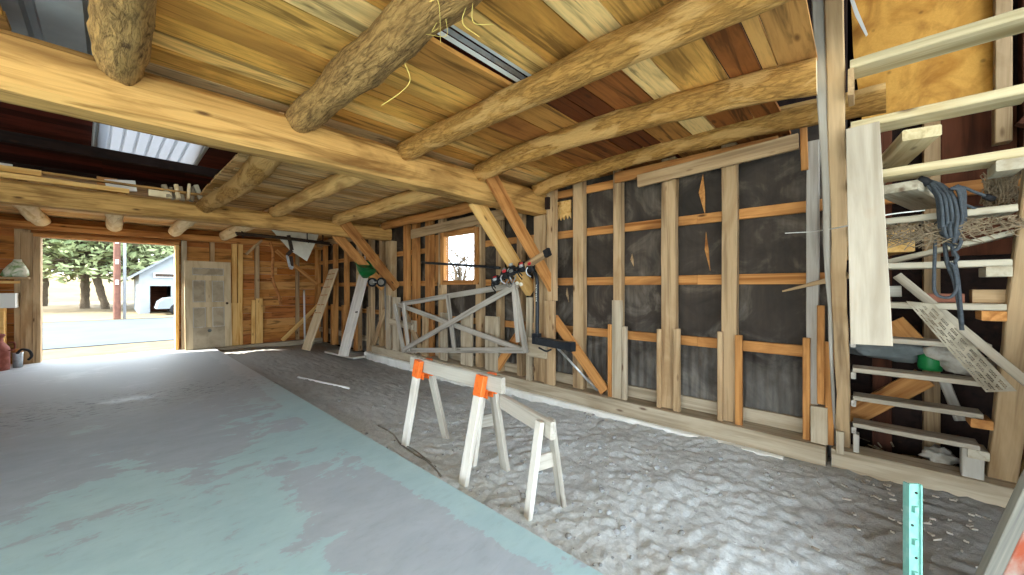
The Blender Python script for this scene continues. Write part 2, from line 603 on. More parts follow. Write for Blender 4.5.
def dirt_h(x, y):
    wall = max(0, min(1, (x - 2.6) / 1.2))
    tgt = -.14 + .14 * max(0, min(1, (5 - y) / 4.3))
    h = -.075 * (1 - wall) + tgt * wall
    if x < 1.95: h = min(h, -.05)
    h += .030 * noise.noise((x * .9, y * .9, 0)) + .02 * noise.noise((x * 2.6, y * 2.6, 4)) + .020 * abs(noise.noise((x * 6, y * 6, 2))) + .022 * abs(noise.noise((x * 11, y * 11, 5))) * max(0, noise.noise((x * 1.3, y * 1.3, 8)) + .4) + .012 * noise.noise((x * 16, y * 16, 7)) + .009 * noise.noise((x * 30, y * 30, 3))
    return h - .022


bm = bmesh.new()
xs = [1.62 + .024 * i for i in range(115)]
ys = []
y = -3.0
while y < 12.2:
    ys.append(y)
    y += .04 if y < -.5 else (.022 if y < 3.8 else (.05 if y < 7 else .09))
grid = [[bm.verts.new((x, y, dirt_h(x, y))) for x in xs] for y in ys]
for r0, r1 in zip(grid, grid[1:]):
    for i in range(len(xs) - 1):
        bm.faces.new((r0[i], r0[i + 1], r1[i + 1], r1[i]))
g = put('ground_dirt', bm, M['dirt'], smooth=True); g['kind'] = 'structure'

# loose clods on the dirt
bm = bmesh.new()
rs = random.Random(11)
for i in range(600):
    yy = rs.triangular(.1, 5.5, 1.3); xx = rs.uniform(1.8, 3.9)
    r = rs.choice((.004, .005, .006, .008, .012, .018)) * rs.uniform(.7, 1.3)
    k = bmesh.ops.create_icosphere(bm, subdivisions=1, radius=r)
    o = V((xx, yy, dirt_h(xx, yy) + r * .25)); q = rs.random() * 9
    for v in k['verts']:
        v.co = o + V((v.co.x * 1.2, v.co.y, v.co.z * .75)) * (1 + .5 * noise.noise(v.co * 60 + V((q, q, q))))
o = put('dirt_clods', bm, flat('clod', '9ea1a2', .95, 0, '87898a', 20, .7), smooth=False)
tag(o, 'loose grey clods and crumbs lying over the dusty dirt floor', 'dirt', kind='stuff')

# ------------------------------------------------------------------ ceiling deck
DZ = 2.842
JX = [.05, .99, 1.89, 2.91, 3.92]
joints = [-3.4, -2.0, -.95] + JX + [4.34]
YEL = [lin(c)[:3] for c in ('ecb45c', 'f0c070', 'e2a850', 'f4cc86', 'd89c4a')]
RED = [lin(c)[:3] for c in ('7a4420', '8e5226', '663414', '9c5e2c')]
PALE = [lin(c)[:3] for c in ('cfa266', 'dab276', 'c59656', 'e2be88')]
holes = [(-.36, -.055, 2.40, 3.42), (1.0, 1.93, 1.60, 1.77), (2.30, 4.6, -1.5, .20), (2.98, 4.6, .20, .47), (-3.5, .90, 3.42, 7.32)]
segs = []
rs = random.Random(5)
y = -2.3
edges = []
while y < 11.75:
    w = rs.uniform(.15, .27)
    if y < 3.3: w = rs.uniform(.17, .30)
    for b in (1.60, 1.77, 2.40, .20, .47, 3.42, 7.32):
        if y < b < y + w + .05 and b - y > .03:
            w = b - y; break
    edges.append((y, y + w)); y += w
for i, (y0, y1) in enumerate(edges):
    g = rs.uniform(.004, .018) if y0 < 3.3 else rs.uniform(.001, .006)
    cut = sorted(rs.sample(joints[1:-1], rs.choice((2, 3, 3))))
    xs_ = [joints[0]] + cut + [joints[-1]]
    spans = list(zip(xs_, xs_[1:]))
    ym = (y0 + y1) / 2
    for hx0, hx1, hy0, hy1 in holes:
        if hy0 <= ym <= hy1:
            ns = []
            for a, b in spans:
                if b <= hx0 or a >= hx1: ns.append((a, b)); continue
                if a < hx0: ns.append((a, hx0 + rs.uniform(-.02, 0)))
                if b > hx1: ns.append((hx1 + rs.uniform(0, .02), b))
            spans = ns
    for a, b in spans:
        if b - a < .05: continue
        xm = (a + b) / 2
        red = max(0, min(1, (xm - 1.45) / .9)) * max(0, min(1, (3.1 - ym) / 1.1)) if ym < 3.2 else 0
        if ym > 3.3: tone = rs.choice(PALE)
        else: tone = lerpc(rs.choice(YEL), rs.choice(RED), max(0, min(1, red + rs.uniform(-.3, .25))))
        segs.append((a + .002, b - .002, y0 + g / 2, y1 - g / 2, tone))
ceil = boards_mesh('ceiling', segs, M['deck'], .026, .007, .013, 'X', 'Z', DZ)
ceil['kind'] = 'structure'

# attic roof above, with the opening its pale roofing panel lies in
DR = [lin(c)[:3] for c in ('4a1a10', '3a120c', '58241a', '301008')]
def roofz(y): return 4.06 - .107 * (y - 10)
bm = bmesh.new()
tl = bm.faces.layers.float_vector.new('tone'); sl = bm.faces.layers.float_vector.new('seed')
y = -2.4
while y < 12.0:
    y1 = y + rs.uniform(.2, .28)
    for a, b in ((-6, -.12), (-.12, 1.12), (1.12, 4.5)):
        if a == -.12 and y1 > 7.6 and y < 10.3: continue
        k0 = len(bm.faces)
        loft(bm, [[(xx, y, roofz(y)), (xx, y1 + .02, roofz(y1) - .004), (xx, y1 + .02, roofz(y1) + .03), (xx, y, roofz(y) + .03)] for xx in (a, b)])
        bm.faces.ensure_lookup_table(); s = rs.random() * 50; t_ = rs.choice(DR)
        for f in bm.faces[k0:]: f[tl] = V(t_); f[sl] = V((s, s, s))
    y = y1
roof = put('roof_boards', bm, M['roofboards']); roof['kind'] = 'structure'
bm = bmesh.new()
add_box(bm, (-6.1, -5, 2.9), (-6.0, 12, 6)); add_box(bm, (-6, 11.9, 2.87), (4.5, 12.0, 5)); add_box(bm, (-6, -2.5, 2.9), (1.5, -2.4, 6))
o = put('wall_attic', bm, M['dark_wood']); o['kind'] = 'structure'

# ------------------------------------------------------------------ far wall
DOOR = (-.93, 1.02, 2.43)
SID = [lin(c)[:3] for c in ('b87a3c', 'c48a4a', 'a8662c', 'c99456', 'b4703a')]
segs = []
z = -.2
while z < 2.9:
    w = rs.uniform(.17, .25)
    z1 = z + w
    if z < DOOR[2] < z1 + .06: z1 = DOOR[2]
    sp = [(-6, 4.42)] if z >= DOOR[2] - .001 else [(-6, DOOR[0]), (DOOR[1], 4.42)]
    for a, b in sp:
        cs = [a] + ([rs.uniform(a + 1, b - 1)] if b - a > 3 else []) + [b]
        for p, q in zip(cs, cs[1:]):
            segs.append((p + .001, q - .001, z + .001, z1 - .002, rs.choice(SID)))
    z = z1
wf = boards_mesh('wall_far', segs, M['siding'], .03, .004, .004, 'X', 'Y', 11.80)
wf['kind'] = 'structure'
bm = bmesh.new()
add_box(bm, (-6, 11.845, -.2), (DOOR[0], 11.9, 2.9)); add_box(bm, (DOOR[1], 11.845, -.2), (4.42, 11.9, 2.9)); add_box(bm, (DOOR[0], 11.845, DOOR[2]), (DOOR[1], 11.9, 2.9))
put('outer_siding', bm, M['oldgrey'], None, wf)
FY = 11.69
def fstud(x0, x1, z0, z1, m='stud', y0=FY, y1=11.795):
    return box('stud', (x0, y0, z0), (x1, y1, z1), M[m], wf)
for x0, x1 in ((1.66, 1.75), (2.60, 2.69), (3.58, 3.66)): fstud(x0, x1, -.02, 2.6)
for x0, x1 in ((2.10, 2.20), (2.22, 2.33)): fstud(x0, x1, -.02, 2.6, 'yellow')
fstud(4.10, 4.24, -.1, 2.6, 'orange')
box('sister_board', (2.05, FY - .05, -.04), (2.30, FY - .003, 1.05), M['yellow'], wf)
box('sister_board', (2.50, FY - .05, -.04), (2.59, FY - .003, 1.12), M['yellow'], wf)
box('sister_board', (2.60, FY - .05, -.04), (2.76, FY - .003, 1.16), M['yellow'], wf)
box('top_plate', (-6, 11.52, 2.56), (4.25, 11.684, 2.70), M['orange'], wf)
box('sole_plate', (1.76, 11.45, -.16), (4.2, 11.63, -.02), M['stud_dusty'], wf)
plank('brace', (3.2, FY - .09, .0), (4.15, FY - .09, .95), .10, .05, M['yellow'], (0, -1, 0), wf)
plank('brace', (3.05, FY - .09, 2.45), (4.1, FY - .09, 1.55), .10, .05, M['orange'], (0, -1, 0), wf)
for x0, x1 in ((-1.25, -1.06), (-2.3, -2.2)): fstud(x0, x1, 0, 2.6)
# doorway trim
def trim(n, lo, hi, m): 
    o = box(n, lo, hi, M[m]); o['kind'] = 'structure'; return o
dr = empty('door_1', (0, 11.75, 0)); dr['kind'] = 'structure'
box('door_frame', (DOOR[0] - .09, 11.60, 0), (DOOR[0], 11.92, 2.43), M['stud'], dr)
box('door_frame', (DOOR[1], 11.60, 0), (DOOR[1] + .06, 11.92, 2.43), M['yellow'], dr)
box('door_frame', (DOOR[0] - .09, 11.60, 2.432), (DOOR[1] + .06, 11.92, 2.50), M['orange'], dr)
box('door_casing', (DOOR[0] - .24, 11.61, 0), (DOOR[0] - .092, 11.685, 2.5), M['stud'], dr)
box('door_casing', (DOOR[1] + .10, 11.61, 0), (DOOR[1] + .20, 11.685, 2.55), M['stud_dusty'], dr)

# ------------------------------------------------------------------ right wall: tar paper, studs, girts
WY0, WY1, WZ0, WZ1 = 4.62, 5.80, 1.54, 2.42
bm = bmesh.new()
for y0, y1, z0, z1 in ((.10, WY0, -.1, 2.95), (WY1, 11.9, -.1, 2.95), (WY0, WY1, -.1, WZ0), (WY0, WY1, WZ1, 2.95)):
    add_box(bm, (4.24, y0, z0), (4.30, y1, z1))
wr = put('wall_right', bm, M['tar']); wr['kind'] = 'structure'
bm = bmesh.new()
for y0, y1, z0, z1 in ((.1, 12, 2.952, 5.2), (.10, WY0, -.2, 2.952), (WY1, 11.9, -.2, 2.952), (WY0, WY1, -.2, WZ0), (WY0, WY1, WZ1, 2.952)):
    add_box(bm, (4.302, y0, z0), (4.42, y1, z1))
add_box(bm, (4.60, -5, -.3), (4.70, .2, 5.2)); add_box(bm, (4.42, .10, -.3), (4.60, .2, 5.2))
put('board_sheathing', bm, M['dark_wood'], None, wr)

def stud(y0, y1, z0=.157, z1=2.84, m='stud', x0=4.08, x1=4.182):
    return plank('stud', ((x0 + x1) / 2, (y0 + y1) / 2, z0), ((x0 + x1) / 2, (y0 + y1) / 2, z1), y1 - y0, x1 - x0, M[m], (1, 0, 0), wr, warp=.008, wane=.006)
for y0, y1 in ((2.59, 2.74), (2.07, 2.17)): stud(y0, y1)
stud(1.45, 1.60); stud(.88, 1.01); stud(.27, .355, z1=2.7, m='oldgrey')
for y0, y1 in ((3.62, 3.72), (4.06, 4.16), (4.50, 4.64), (5.53, 5.66), (5.9, 6.08), (6.38, 6.54), (6.72, 6.86)): stud(y0, y1, m='orange' if y0 > 5.8 else 'stud')
for y0, y1 in ((7.75, 7.88), (8.25, 8.38), (8.9, 9.02), (9.6, 9.72), (10.3, 10.42), (11.0, 11.12)): stud(y0, y1, z0=-.08, m='orange' if y0 > 9 else 'stud')
def sister(y0, y1, z1, m='stud_dusty', z0=.157, x0=4.03, x1=4.078):
    return plank('sister_board', ((x0 + x1) / 2, (y0 + y1) / 2, z0), ((x0 + x1) / 2, (y0 + y1) / 2, z1), y1 - y0, x1 - x0, M[m], (1, 0, 0), wr, wane=.003)
sister(2.165, 2.215, 1.01, 'orange'); sister(2.04, 2.16, 1.30); sister(1.98, 2.035, 1.0)
sister(1.585, 1.63, 1.0, 'stud'); sister(1.39, 1.455, 1.02, 'stud')
sister(.99, 1.035, 1.02, 'stud'); sister(.825, .885, 1.0, 'orange')
sister(.325, .375, 1.02, 'orange'); sister(.23, .28, 1.30, 'orange', .48); sister(.172, .228, 1.0, 'orange'); sister(.21, .32, .46, 'stud_dusty', x0=4.0, x1=4.076)
sister(4.68, 4.96, 1.02); sister(4.06, 4.36, 1.0); sister(5.36, 5.54, 1.0); sister(5.95, 6.1, .95, 'stud'); sister(6.35, 6.5, .8)
for yy in (8.22, 8.9, 9.6, 10.3): sister(yy, yy + .15, 1.0, 'orange' if yy > 8.5 else 'stud', -.08)

def girt(y0, y1, zc, h=.10, m='orange'):
    return box('girt', (4.184, y0, zc - h / 2), (4.222, y1, zc + h / 2), M[m], wr)
for zc in (.885, 1.53, 2.165):
    girt(.12, 1.26, zc); girt(1.262, 3.1, zc); 
    girt(3.1, WY0 - .08, zc)
    girt(WY1 + .08, 8.4, zc) if zc > 1.2 else girt(WY0 - .078, 8.4, zc)
    girt(8.402, 11.75, zc)
girt(2.18, 3.1, 2.715, .10)
girt(.2, 11.7, .225, .13, 'stud_dusty')
box('header_board', (4.04, .55, 2.68), (4.078, 2.13, 2.80), M['orange'], wr)
plank('header_board', (4.015, 1.83, 2.635), (4.015, .40, 2.70), .135, .04, M['stud'], (1, 0, 0), wr)
plank('header_board', (4.05, 6.5, 2.50), (4.05, 3.95, 2.56), .17, .045, M['stud'], (1, 0, 0), wr)
box('wall_plate', (4.06, 7.6, 2.62), (4.18, 11.6, 2.76), M['stud'], wr)
plank('orange_stick', (4.035, .37, 2.86), (4.035, .36, 2.45), .05, .03, M['orange'], (1, 0, 0), wr)
plank('brace', (4.055, 3.02, 1.04), (4.055, 2.26, .20), .13, .045, M['orange'], (1, 0, 0), wr)
plank('brace', (4.055, 3.52, .93), (4.055, 4.12, .20), .13, .045, M['orange'], (1, 0, 0), wr)
plank('brace', (4.05, 6.75, .95), (4.05, 6.1, .2), .13, .045, M['stud'], (1, 0, 0), wr)
plank('brace', (4.05, 7.55, .95), (4.05, 8.2, -.02), .13, .045, M['stud'], (1, 0, 0), wr)
# splinters and a torn scrap of board left on the paper
def sliver(p0, p1, w, m): 
    p0, p1 = V(p0), V(p1); md = p0.lerp(p1, .45)
    return prism('board_sliver', [p0, md + V((0, w, 0)), p1, md - V((0, w * .2, 0))], .008, M[m], wr, V((-1, 0, 0)))
sliver((4.2, 1.21, 2.63), (4.2, 1.19, 2.2), .05, 'orange'); sliver((4.232, 1.19, 2.03), (4.232, 1.15, 1.62), .03, 'orange'); sliver((4.232, 2.0, 1.85), (4.232, 1.98, 1.7), .03, 'stud')
sliver((4.232, 2.93, 1.45), (4.232, 2.9, 1.25), .03, 'stud')
pts = [(4.2, 3.06, 2.62), (4.2, 2.84, 2.62)]
zz = 2.38
for i in range(9):
    pts.append((4.2, 2.84 + .22 * i / 8, zz + (.045 if i % 2 else -.01) + .02 * noise.noise((i * 3.1, 0, 0))))
prism('torn_board', pts, .02, M['yellow'], wr, V((-1, 0, 0)))

# window in the right wall
w1 = empty('window_1', (4.2, (WY0 + WY1) / 2, WZ0)); w1['kind'] = 'structure'
for lo, hi in (((4.05, 4.55, 1.50), (4.15, 4.645, 2.43)), ((4.05, 5.46, 1.50), (4.15, 5.56, 2.43)), ((4.05, 4.646, 2.355), (4.15, 5.459, 2.43)), ((4.155, 5.58, 1.545), (4.236, 5.86, 2.43))):
    box('window_frame', lo, hi, M['orange'], w1)
box('window_sill', (4.04, 4.646, 1.50), (4.16, 5.459, 1.575), M['orange'], w1)
box('window_frame', (4.156, 4.50, 2.40), (4.236, 5.579, 2.50), M['orange'], w1)
t = NT('window_glass'); t.t.nodes.remove(t.b)
gl = t.n('ShaderNodeBsdfTransparent'); gs = t.n('ShaderNodeBsdfGlossy'); gs.inputs['Roughness'].default_value = .05
mx = t.n('ShaderNodeMixShader'); mx.inputs[0].default_value = .06
t.l(gl.outputs[0], mx.inputs[1]); t.l(gs.outputs[0], mx.inputs[2]); t.l(mx.outputs[0], t.out.inputs[0])
M['glass'] = t.m
bm = bmesh.new(); add_box(bm, (4.112, 4.646, 1.576), (4.118, 5.459, 2.354))
put('glass_pane', bm, M['glass'], None, w1)

# sill timber and footing
o = plank('sill_timber', (4.16, .22, .073), (4.16, 8.0, .073), .38, .164, M['stud_dusty'], (0, 0, 1), None, warp=.006, wane=.006)
tag(o, 'long dusty timber sill under the studded wall', 'timber')
bm = bmesh.new()
rings = []
for i in range(70):
    y = .5 + 7.8 * i / 69
    x = 3.93 + .03 * noise.noise((y * 2, 0, 0)); z1 = -.012 + .006 * noise.noise((y * 5, 3, 0))
    rings.append([(x, y, -.3), (4.3, y, -.3), (4.3, y, -.01), (3.97, y, -.01), (x + .01, y, z1 - .006), (x, y, z1 - .02)])
loft(bm, rings)
o = put('foundation_wall', bm, flat('pale_footing', 'e4e3dc', .9, 0, 'cfcdc4', 5, .6, .3)); o['kind'] = 'structure'

# ------------------------------------------------------------------ timber frame
def tiebeam(name, y0, y1, z0, z1, x0, x1, label, seed, mat='beam'):
    rt = empty(name, (x1, (y0 + y1) / 2, z0), label, 'beam')
    bm = bmesh.new()
    L = x1 - x0; n = int(L / .12); rings = []
    hw, ht = (y1 - y0) / 2, (z1 - z0) / 2
    prof = [(-hw + .03, -ht), (hw - .035, -ht), (hw, -ht + .04), (hw, ht - .02), (hw - .02, ht), (-hw + .05, ht), (-hw, ht - .05), (-hw - .008, 0), (-hw, -ht + .035)]
    for i in range(n + 1):
        f = i / n; x = f * L
        dy = .018 * noise.noise((x * .6, seed, 0)); dz = .014 * noise.noise((x * .5, seed, 5))
        rings.append([(x, py + dy + .014 * noise.noise((x * 2.2, py * 9, pz * 9 + seed)), pz + dz + .012 * noise.noise((x * 2.2, pz * 9 + 7, py * 9 + seed))) for py, pz in prof])
    loft(bm, rings)
    put('timber', bm, M[mat], frame((x0, (y0 + y1) / 2, (z0 + z1) / 2), (x1, (y0 + y1) / 2, (z0 + z1) / 2)), rt)
    return rt


tb = tiebeam('tie_beam', 3.13, 3.40, 2.445, 2.76, -6, 4.06, 'thick hewn tie beam carrying the bark-covered logs, ending on the post with the bike rack', 1)
box('end_block', (3.98, 3.06, 2.50), (4.03, 3.122, 2.66), M['dark_wood'], tb)
tiebeam('tie_beam', 7.28, 7.52, 2.45, 2.72, -6, 4.06, 'farther hewn tie beam stacked with boards and firewood, nearer the doorway', 4)


def post(label, y0, y1, x0=4.02, x1=4.073, z0=.158, z1=2.44):
    rt = empty('post', ((x0 + 4.2) / 2, (y0 + y1) / 2, z0), label, 'post')
    return rt


p1 = post('square timber post under the near tie beam, with the black bike rack', 3.14, 3.36)
plank('timber', (4.10, 3.25, .158), (4.10, 3.25, 2.44), .21, .15, M['stud'], (1, 0, 0), p1, warp=.006, wane=.01)
plank('side_board', (3.99, 3.40, .158), (3.99, 3.40, 1.31), .09, .05, M['stud_dusty'], (1, 0, 0), p1)
plank('side_board', (4.0, 3.05, .158), (4.0, 3.05, 1.27), .17, .05, M['stud'], (1, 0, 0), p1, wane=.006)
plank('side_board', (4.05, 3.05, 1.275), (4.05, 3.05, 2.83), .15, .06, M['stud'], (1, 0, 0), p1, wane=.008)
plank('patch_board', (3.945, 3.38, .63), (3.945, 3.06, .63), .26, .03, M['stud_dusty'], (-1, 0, 0), p1)
p2 = post('square timber post under the far tie beam, behind the gate hinge stiles', 7.3, 7.5)
plank('timber', (4.10, 7.38, .158), (4.10, 7.38, 2.44), .22, .15, M['stud'], (1, 0, 0), p2, warp=.006, wane=.008)
plank('side_board', (4.0, 7.30, .158), (4.0, 7.30, 1.28), .16, .05, M['stud_dusty'], (1, 0, 0), p2)
plank('side_board', (4.0, 6.98, .158), (4.0, 6.98, 1.25), .26, .045, M['stud_dusty'], (1, 0, 0), p2)
plank('patch_board', (3.95, 7.15, .75), (3.95, 6.30, .70), .13, .04, M['stud_dusty'], (-1, 0, 0), p2)


def brace(label, p0, p1, w, t, m):
    o = plank('diagonal_brace', p0, p1, w, t, M[m], (0, -1, 0), None, warp=.006)
    return tag(o, label, 'brace', None)


brace('orange diagonal plank brace on the camera side of the near tie beam', (2.92, 3.07, 2.72), (4.13, 3.07, 1.40), .17, .05, 'orange')
brace('paler diagonal timber brace behind the orange one at the near post', (3.03, 3.46, 2.52), (4.10, 3.46, 1.40), .19, .09, 'yellow')
brace('orange diagonal plank brace crossing above the green spreader, upper of that pair', (3.02, 7.22, 2.72), (4.14, 7.22, 1.44), .20, .05, 'orange')
brace('orange diagonal brace just below its twin, reaching the far post above the spreader', (3.02, 7.58, 2.50), (4.04, 7.58, 1.45), .18, .07, 'orange')

# log joists: near bay, middle bay, far bay
def joist(p0, p1, r0, r1, mat, label, seed, **k):
    o = log('log_joist', p0, p1, r0, r1, M[mat], seed=seed, endmat=M['end_cut'], **k)
    return tag(o, label, 'log', 'log joists under the plank ceiling')


jz = 2.735
joist((JX[0] - .01, 3.16, jz), (JX[0] + .0, -3.5, jz), .102, .13, 'bark', 'rough bark-covered log joist beside the dark metal-covered gap', 1, rough=.016)
joist((JX[1], 3.16, jz), (JX[1] + .02, -3.5, jz), .108, .118, 'bark', 'bark-covered log joist with yellow straw dangling from it', 2, rough=.016)
joist((JX[2], 3.16, jz), (JX[2] + .0, -3.5, jz), .088, .11, 'bark_peel', 'half-peeled log joist passing the open slot in the ceiling boards', 3, rough=.010)
joist((2.83, 3.16, jz), (2.95, .205, jz + .015), .092, .102, 'bark_peel', 'mostly peeled log joist ending behind the stair stringer, second from the studded wall', 4, rough=.012, bend=(-.12, .035))
joist((3.83, 3.16, jz), (3.75, -.12, jz + .065), .08, .098, 'bark_peel', 'knotty log joist running just above the tar-paper wall', 5, rough=.012, bend=(-.08, .05))
# curved one by the open hole, then straight ones
joist((.97, 7.30, jz - .05), (.97, 3.38, jz), .105, .115, 'bark_peel', 'bowed log joist edging the open hole to the dark loft', 6, rough=.01, bend=(.10, -.02))
joist((1.90, 7.30, jz), (1.90, 3.38, jz), .095, .10, 'peeled', 'straight peeled log joist next to the bowed one', 7, rough=.01)
joist((2.93, 7.30, jz), (2.93, 3.38, jz), .10, .105, 'peeled', 'peeled log joist in the middle bay above the orange braces', 8, rough=.01)
joist((3.90, 7.30, jz), (3.90, 3.38, jz), .085, .09, 'orange', 'darker orange log joist beside the wall above the gate', 9, rough=.01)
for x, lab, sd in ((-.92, 'pale log joist end above the left side of the doorway', 11), (.05, 'pale log joist end above the middle of the doorway', 12), (1.0, 'pale log joist end above the right side of the doorway', 13), (1.92, 'pale log joist end above the panelled door, beside the hanging iron rods', 14)):
    joist((x, 7.53, jz), (x, 11.5, jz), .10, .12, 'doorlit_log', lab, sd, rough=.008)

# straw caught on the second log
bm = bmesh.new()
rs = random.Random(4)
for i in range(6):
    y0 = rs.uniform(1.1, 1.45); x0 = .93 + rs.uniform(-.06, .1)
    p = [V((x0, y0, jz - .10)), V((x0 + rs.uniform(-.05, .05), y0 + rs.uniform(-.05, .05), jz - .16)), V((x0 + rs.uniform(-.1, .1), y0 + rs.uniform(-.1, .1), jz - rs.uniform(.18, .24)))]
    tube_bm(bm, smooth_path(p, 8), .0010, 5)
tube_bm(bm, smooth_path([V((1.05, 1.75, jz - .11)), V((1.10, 1.78, jz - .17)), V((1.09, 1.86, jz - .21)), V((1.04, 1.98, jz - .26))], 5), .0018, 5)
tag(put('straw', bm, flat('straw', 'e6cf72', .8)), 'yellow straw wisps hanging from the bark-covered log', 'straw', kind='stuff')

# ------------------------------------------------------------------ roofing sheets and loft things
def ribbed(name, corners, ribs, mat, label, ribh=.03, ribw=.05, thick=.003):
    """A ribbed metal sheet: corners a,b along the width, d from a down the rib direction."""
    a, b, d = (V(c) for c in corners)
    W_ = (b - a); L_ = (d - a)
    n = W_.cross(L_).normalized()
    if n.z > 0: n = -n
    prof = [(0, 0)]
    for r in ribs:
        hw = ribw / 2 / W_.length
        prof += [(r - hw, 0), (r - hw * .5, ribh), (r + hw * .5, ribh), (r + hw, 0)]
        for q in (.25, .5, .75):
            pass
    prof.append((1, 0))
    bm = bmesh.new()
    top = [a + W_ * u + n * h for u, h in prof]
    r0 = [p - a for p in top] + [p - a - n * thick for p in top[::-1]]
    r1 = [p + L_ for p in r0]
    loft(bm, [r0, r1], cap=False)
    o = put(name, bm, mat, Matrix.Translation(a))
    return tag(o, label, 'roofing')


t = NT('translucent_roofing'); t.t.nodes.remove(t.b)
d1 = t.n('ShaderNodeBsdfDiffuse'); d1.inputs[0].default_value = (.6, .62, .64, 1)
d2 = t.n('ShaderNodeBsdfTranslucent'); d2.inputs[0].default_value = (.42, .43, .45, 1)
mx = t.n('ShaderNodeMixShader'); mx.inputs[0].default_value = .5
t.l(d1.outputs[0], mx.inputs[1]); t.l(d2.outputs[0], mx.inputs[2]); t.l(mx.outputs[0], t.out.inputs[0])
M['translucent'] = t.m
M['grey_sheet'] = flat('dark_grey_sheet', '8f9092', .5, .0, '77787a', 3, .5)
ribbed('roofing_panel', ((-.25, 10.35, roofz(10.35) - .05), (1.22, 10.35, roofz(10.35) - .05), (-.13, 7.3, roofz(7.3) - .05)), (.03, .14, .25, .36, .47, .58, .69, .80, .97), M['translucent'], 'bright ribbed roofing panel in the dark loft roof')
for k, (u, ww) in enumerate(((.11, .012), (.2, .012), (.28, .012))): pass
ribbed('metal_sheet', ((-.60, 3.75, 2.93), (.0, 3.75, 2.93), (-.60, 1.9, 2.93)), (.12, .5, .88), M['grey_sheet'], 'dark grey ribbed metal sheet over the gap beside the bark log', -.03, .06)
ms = empty('metal_strips', (1.45, 1.7, 2.88), 'pale metal strips lying over the open slot between two logs', 'strips')
for k, (yy, ww) in enumerate(((1.635, .022), (1.685, .030), (1.735, .028))):
    plank('strip', (.85, yy, 2.885), (2.1, yy + .015, 2.885), ww, .004, M['white_plain'] if k != 1 else M['steel'], (0, .3, 1), ms, ch=.001)
for y, z in ((9.0, 3.55), (6.2, 3.9)):
    o = box('collar_beam', (-5.9, y, z), (4.2, y + .09, z + .16), M['dark_wood']); o['kind'] = 'structure'

# boards and firewood on the far beam
zb = 2.735
def loose(name, a, b, w, t, m, label, cat, up=(0, 0, 1), group=None, **k):
    o = plank(name, a, b, w, t, M[m], up, None, **k)
    return tag(o, label, cat, group)
loose('board', (-2.6, 7.33, zb + .03), (.17, 7.33, zb + .025), .10, .06, 'yellow', 'longest yellow board lying on the far tie beam', 'board')
loose('board', (-2.8, 7.36, zb + .10), (-.58, 7.36, zb + .105), .12, .07, 'yellow', 'shorter yellow board lying behind the longest on the far beam', 'board')
loose('board', (-2.8, 7.38, zb + .20), (-.80, 7.38, zb + .16), .12, .03, 'white_paint', 'pale thin board on top of the yellow boards on the far beam', 'board', taper=(1, .3))
loose('board', (-2.2, 6.2, 3.03), (-.86, 6.2, 3.0), .10, .03, 'tread_pale', 'pale board end in the loft above the far beam boards', 'board')
loose('wood_block', (-.13, 7.46, zb + .10), (.06, 7.46, zb + .10), .08, .19, 'orange', 'orange wood block behind the board ends on the far beam', 'block')
loose('white_offcut', (-.05, 7.41, zb + .09), (.24, 7.41, zb + .13), .03, .15, 'white_paint', 'white painted offcut at the board ends on the far beam', 'offcut')
rs = random.Random(21)
LB = ['leftmost of the split firewood billets, lying flat on the far beam', 'long firewood billet lying at the back of the pile', 'leaning billet beside the flat ones in the firewood pile', 'short billet in the left half of the firewood pile', 'middle billet of the firewood pile on the far beam', 'billet just right of the middle of the firewood pile', 'billet third from the bowed log in the firewood pile', 'billet second from the bowed log in the firewood pile', 'tallest leaning billet next to the bowed log']
for i, lb in enumerate(LB):
    x = .40 + .052 * i + (.0 if i < 2 else .05)
    if i < 2:
        a, b = V((.36, 7.34 + .11 * i, zb + .055 + .03 * i)), V((.60 + .1 * i, 7.35 + .11 * i, zb + .055 + .03 * i)); w, t_ = .07, .09
    else:
        a = V((x + .02, 7.34 + .10 * (i % 2) + rs.uniform(-.01, .01), zb + .02)); b = a + V((-.09 + .016 * i + rs.uniform(-.02, .02), .03, .14 + .016 * i - .02 * (i % 2))); w, t_ = .08, .038 + .012 * (i % 3)
        if i == 8: a, b = a + V((.06, 0, 0)), a + V((-.01, .03, .24))
    o = plank('firewood_billet', a, b, w, t_, M[rs.choice(['stud', 'end_cut', 'yellow', 'stud_dusty'])], (1, 0, .2), None, ch=.012)
    tag(o, lb, 'firewood', 'firewood billets on the far beam')

# ------------------------------------------------------------------ sawhorses
sh = empty('sawhorse', (2.12, 2.8, -.08), 'taller sawhorse with orange steel leg brackets and a long plank rail', 'sawhorse')
plank('rail', (2.10, 3.36, .685), (2.08, 2.04, .685), .045, .125, M['grey_plank'], (0, 0, 1), sh, warp=.004)
def sh_leg(top, foot, w, t, m, parent, up):
    return plank('leg', foot, top, w, t, M[m], up, parent, ch=.004)
for (y, f1, f2) in ((3.14, (1.97, 3.28), (2.33, 3.10)), (2.24, (1.88, 2.28), (2.29, 2.22))):
    for s, fxy in ((-1, f1), (1, f2)):
        xs_ = 2.09 + s * .052
        top = V((xs_, y, .73)); foot = V((fxy[0], fxy[1], dirt_h(*fxy) - .004))
        lg = sh_leg(top, foot, .085, .04, 'white_paint' if s < 0 else 'grey_plank', sh, V((1, 0, .2)))
        d = (top - foot).normalized()
        plank('bracket', top - d * .15, top + d * .012, .097, .052, M['orange_bracket'], V((1, 0, .2)), sh)
    bm = bmesh.new()
    add_box(bm, (-.03, -.045, -.006), (.03, .045, .0)); add_box(bm, (-.034, -.045, -.06), (-.026, .045, .012)); add_box(bm, (.026, -.045, -.06), (.034, .045, .012))
    put('bracket', bm, M['orange_bracket'], Matrix.Translation((2.09, y, .618)), sh)
s2 = empty('sawhorse', (2.2, 2.05, -.08), 'shorter all-wood sawhorse with a sloping rail and plain legs', 'sawhorse')
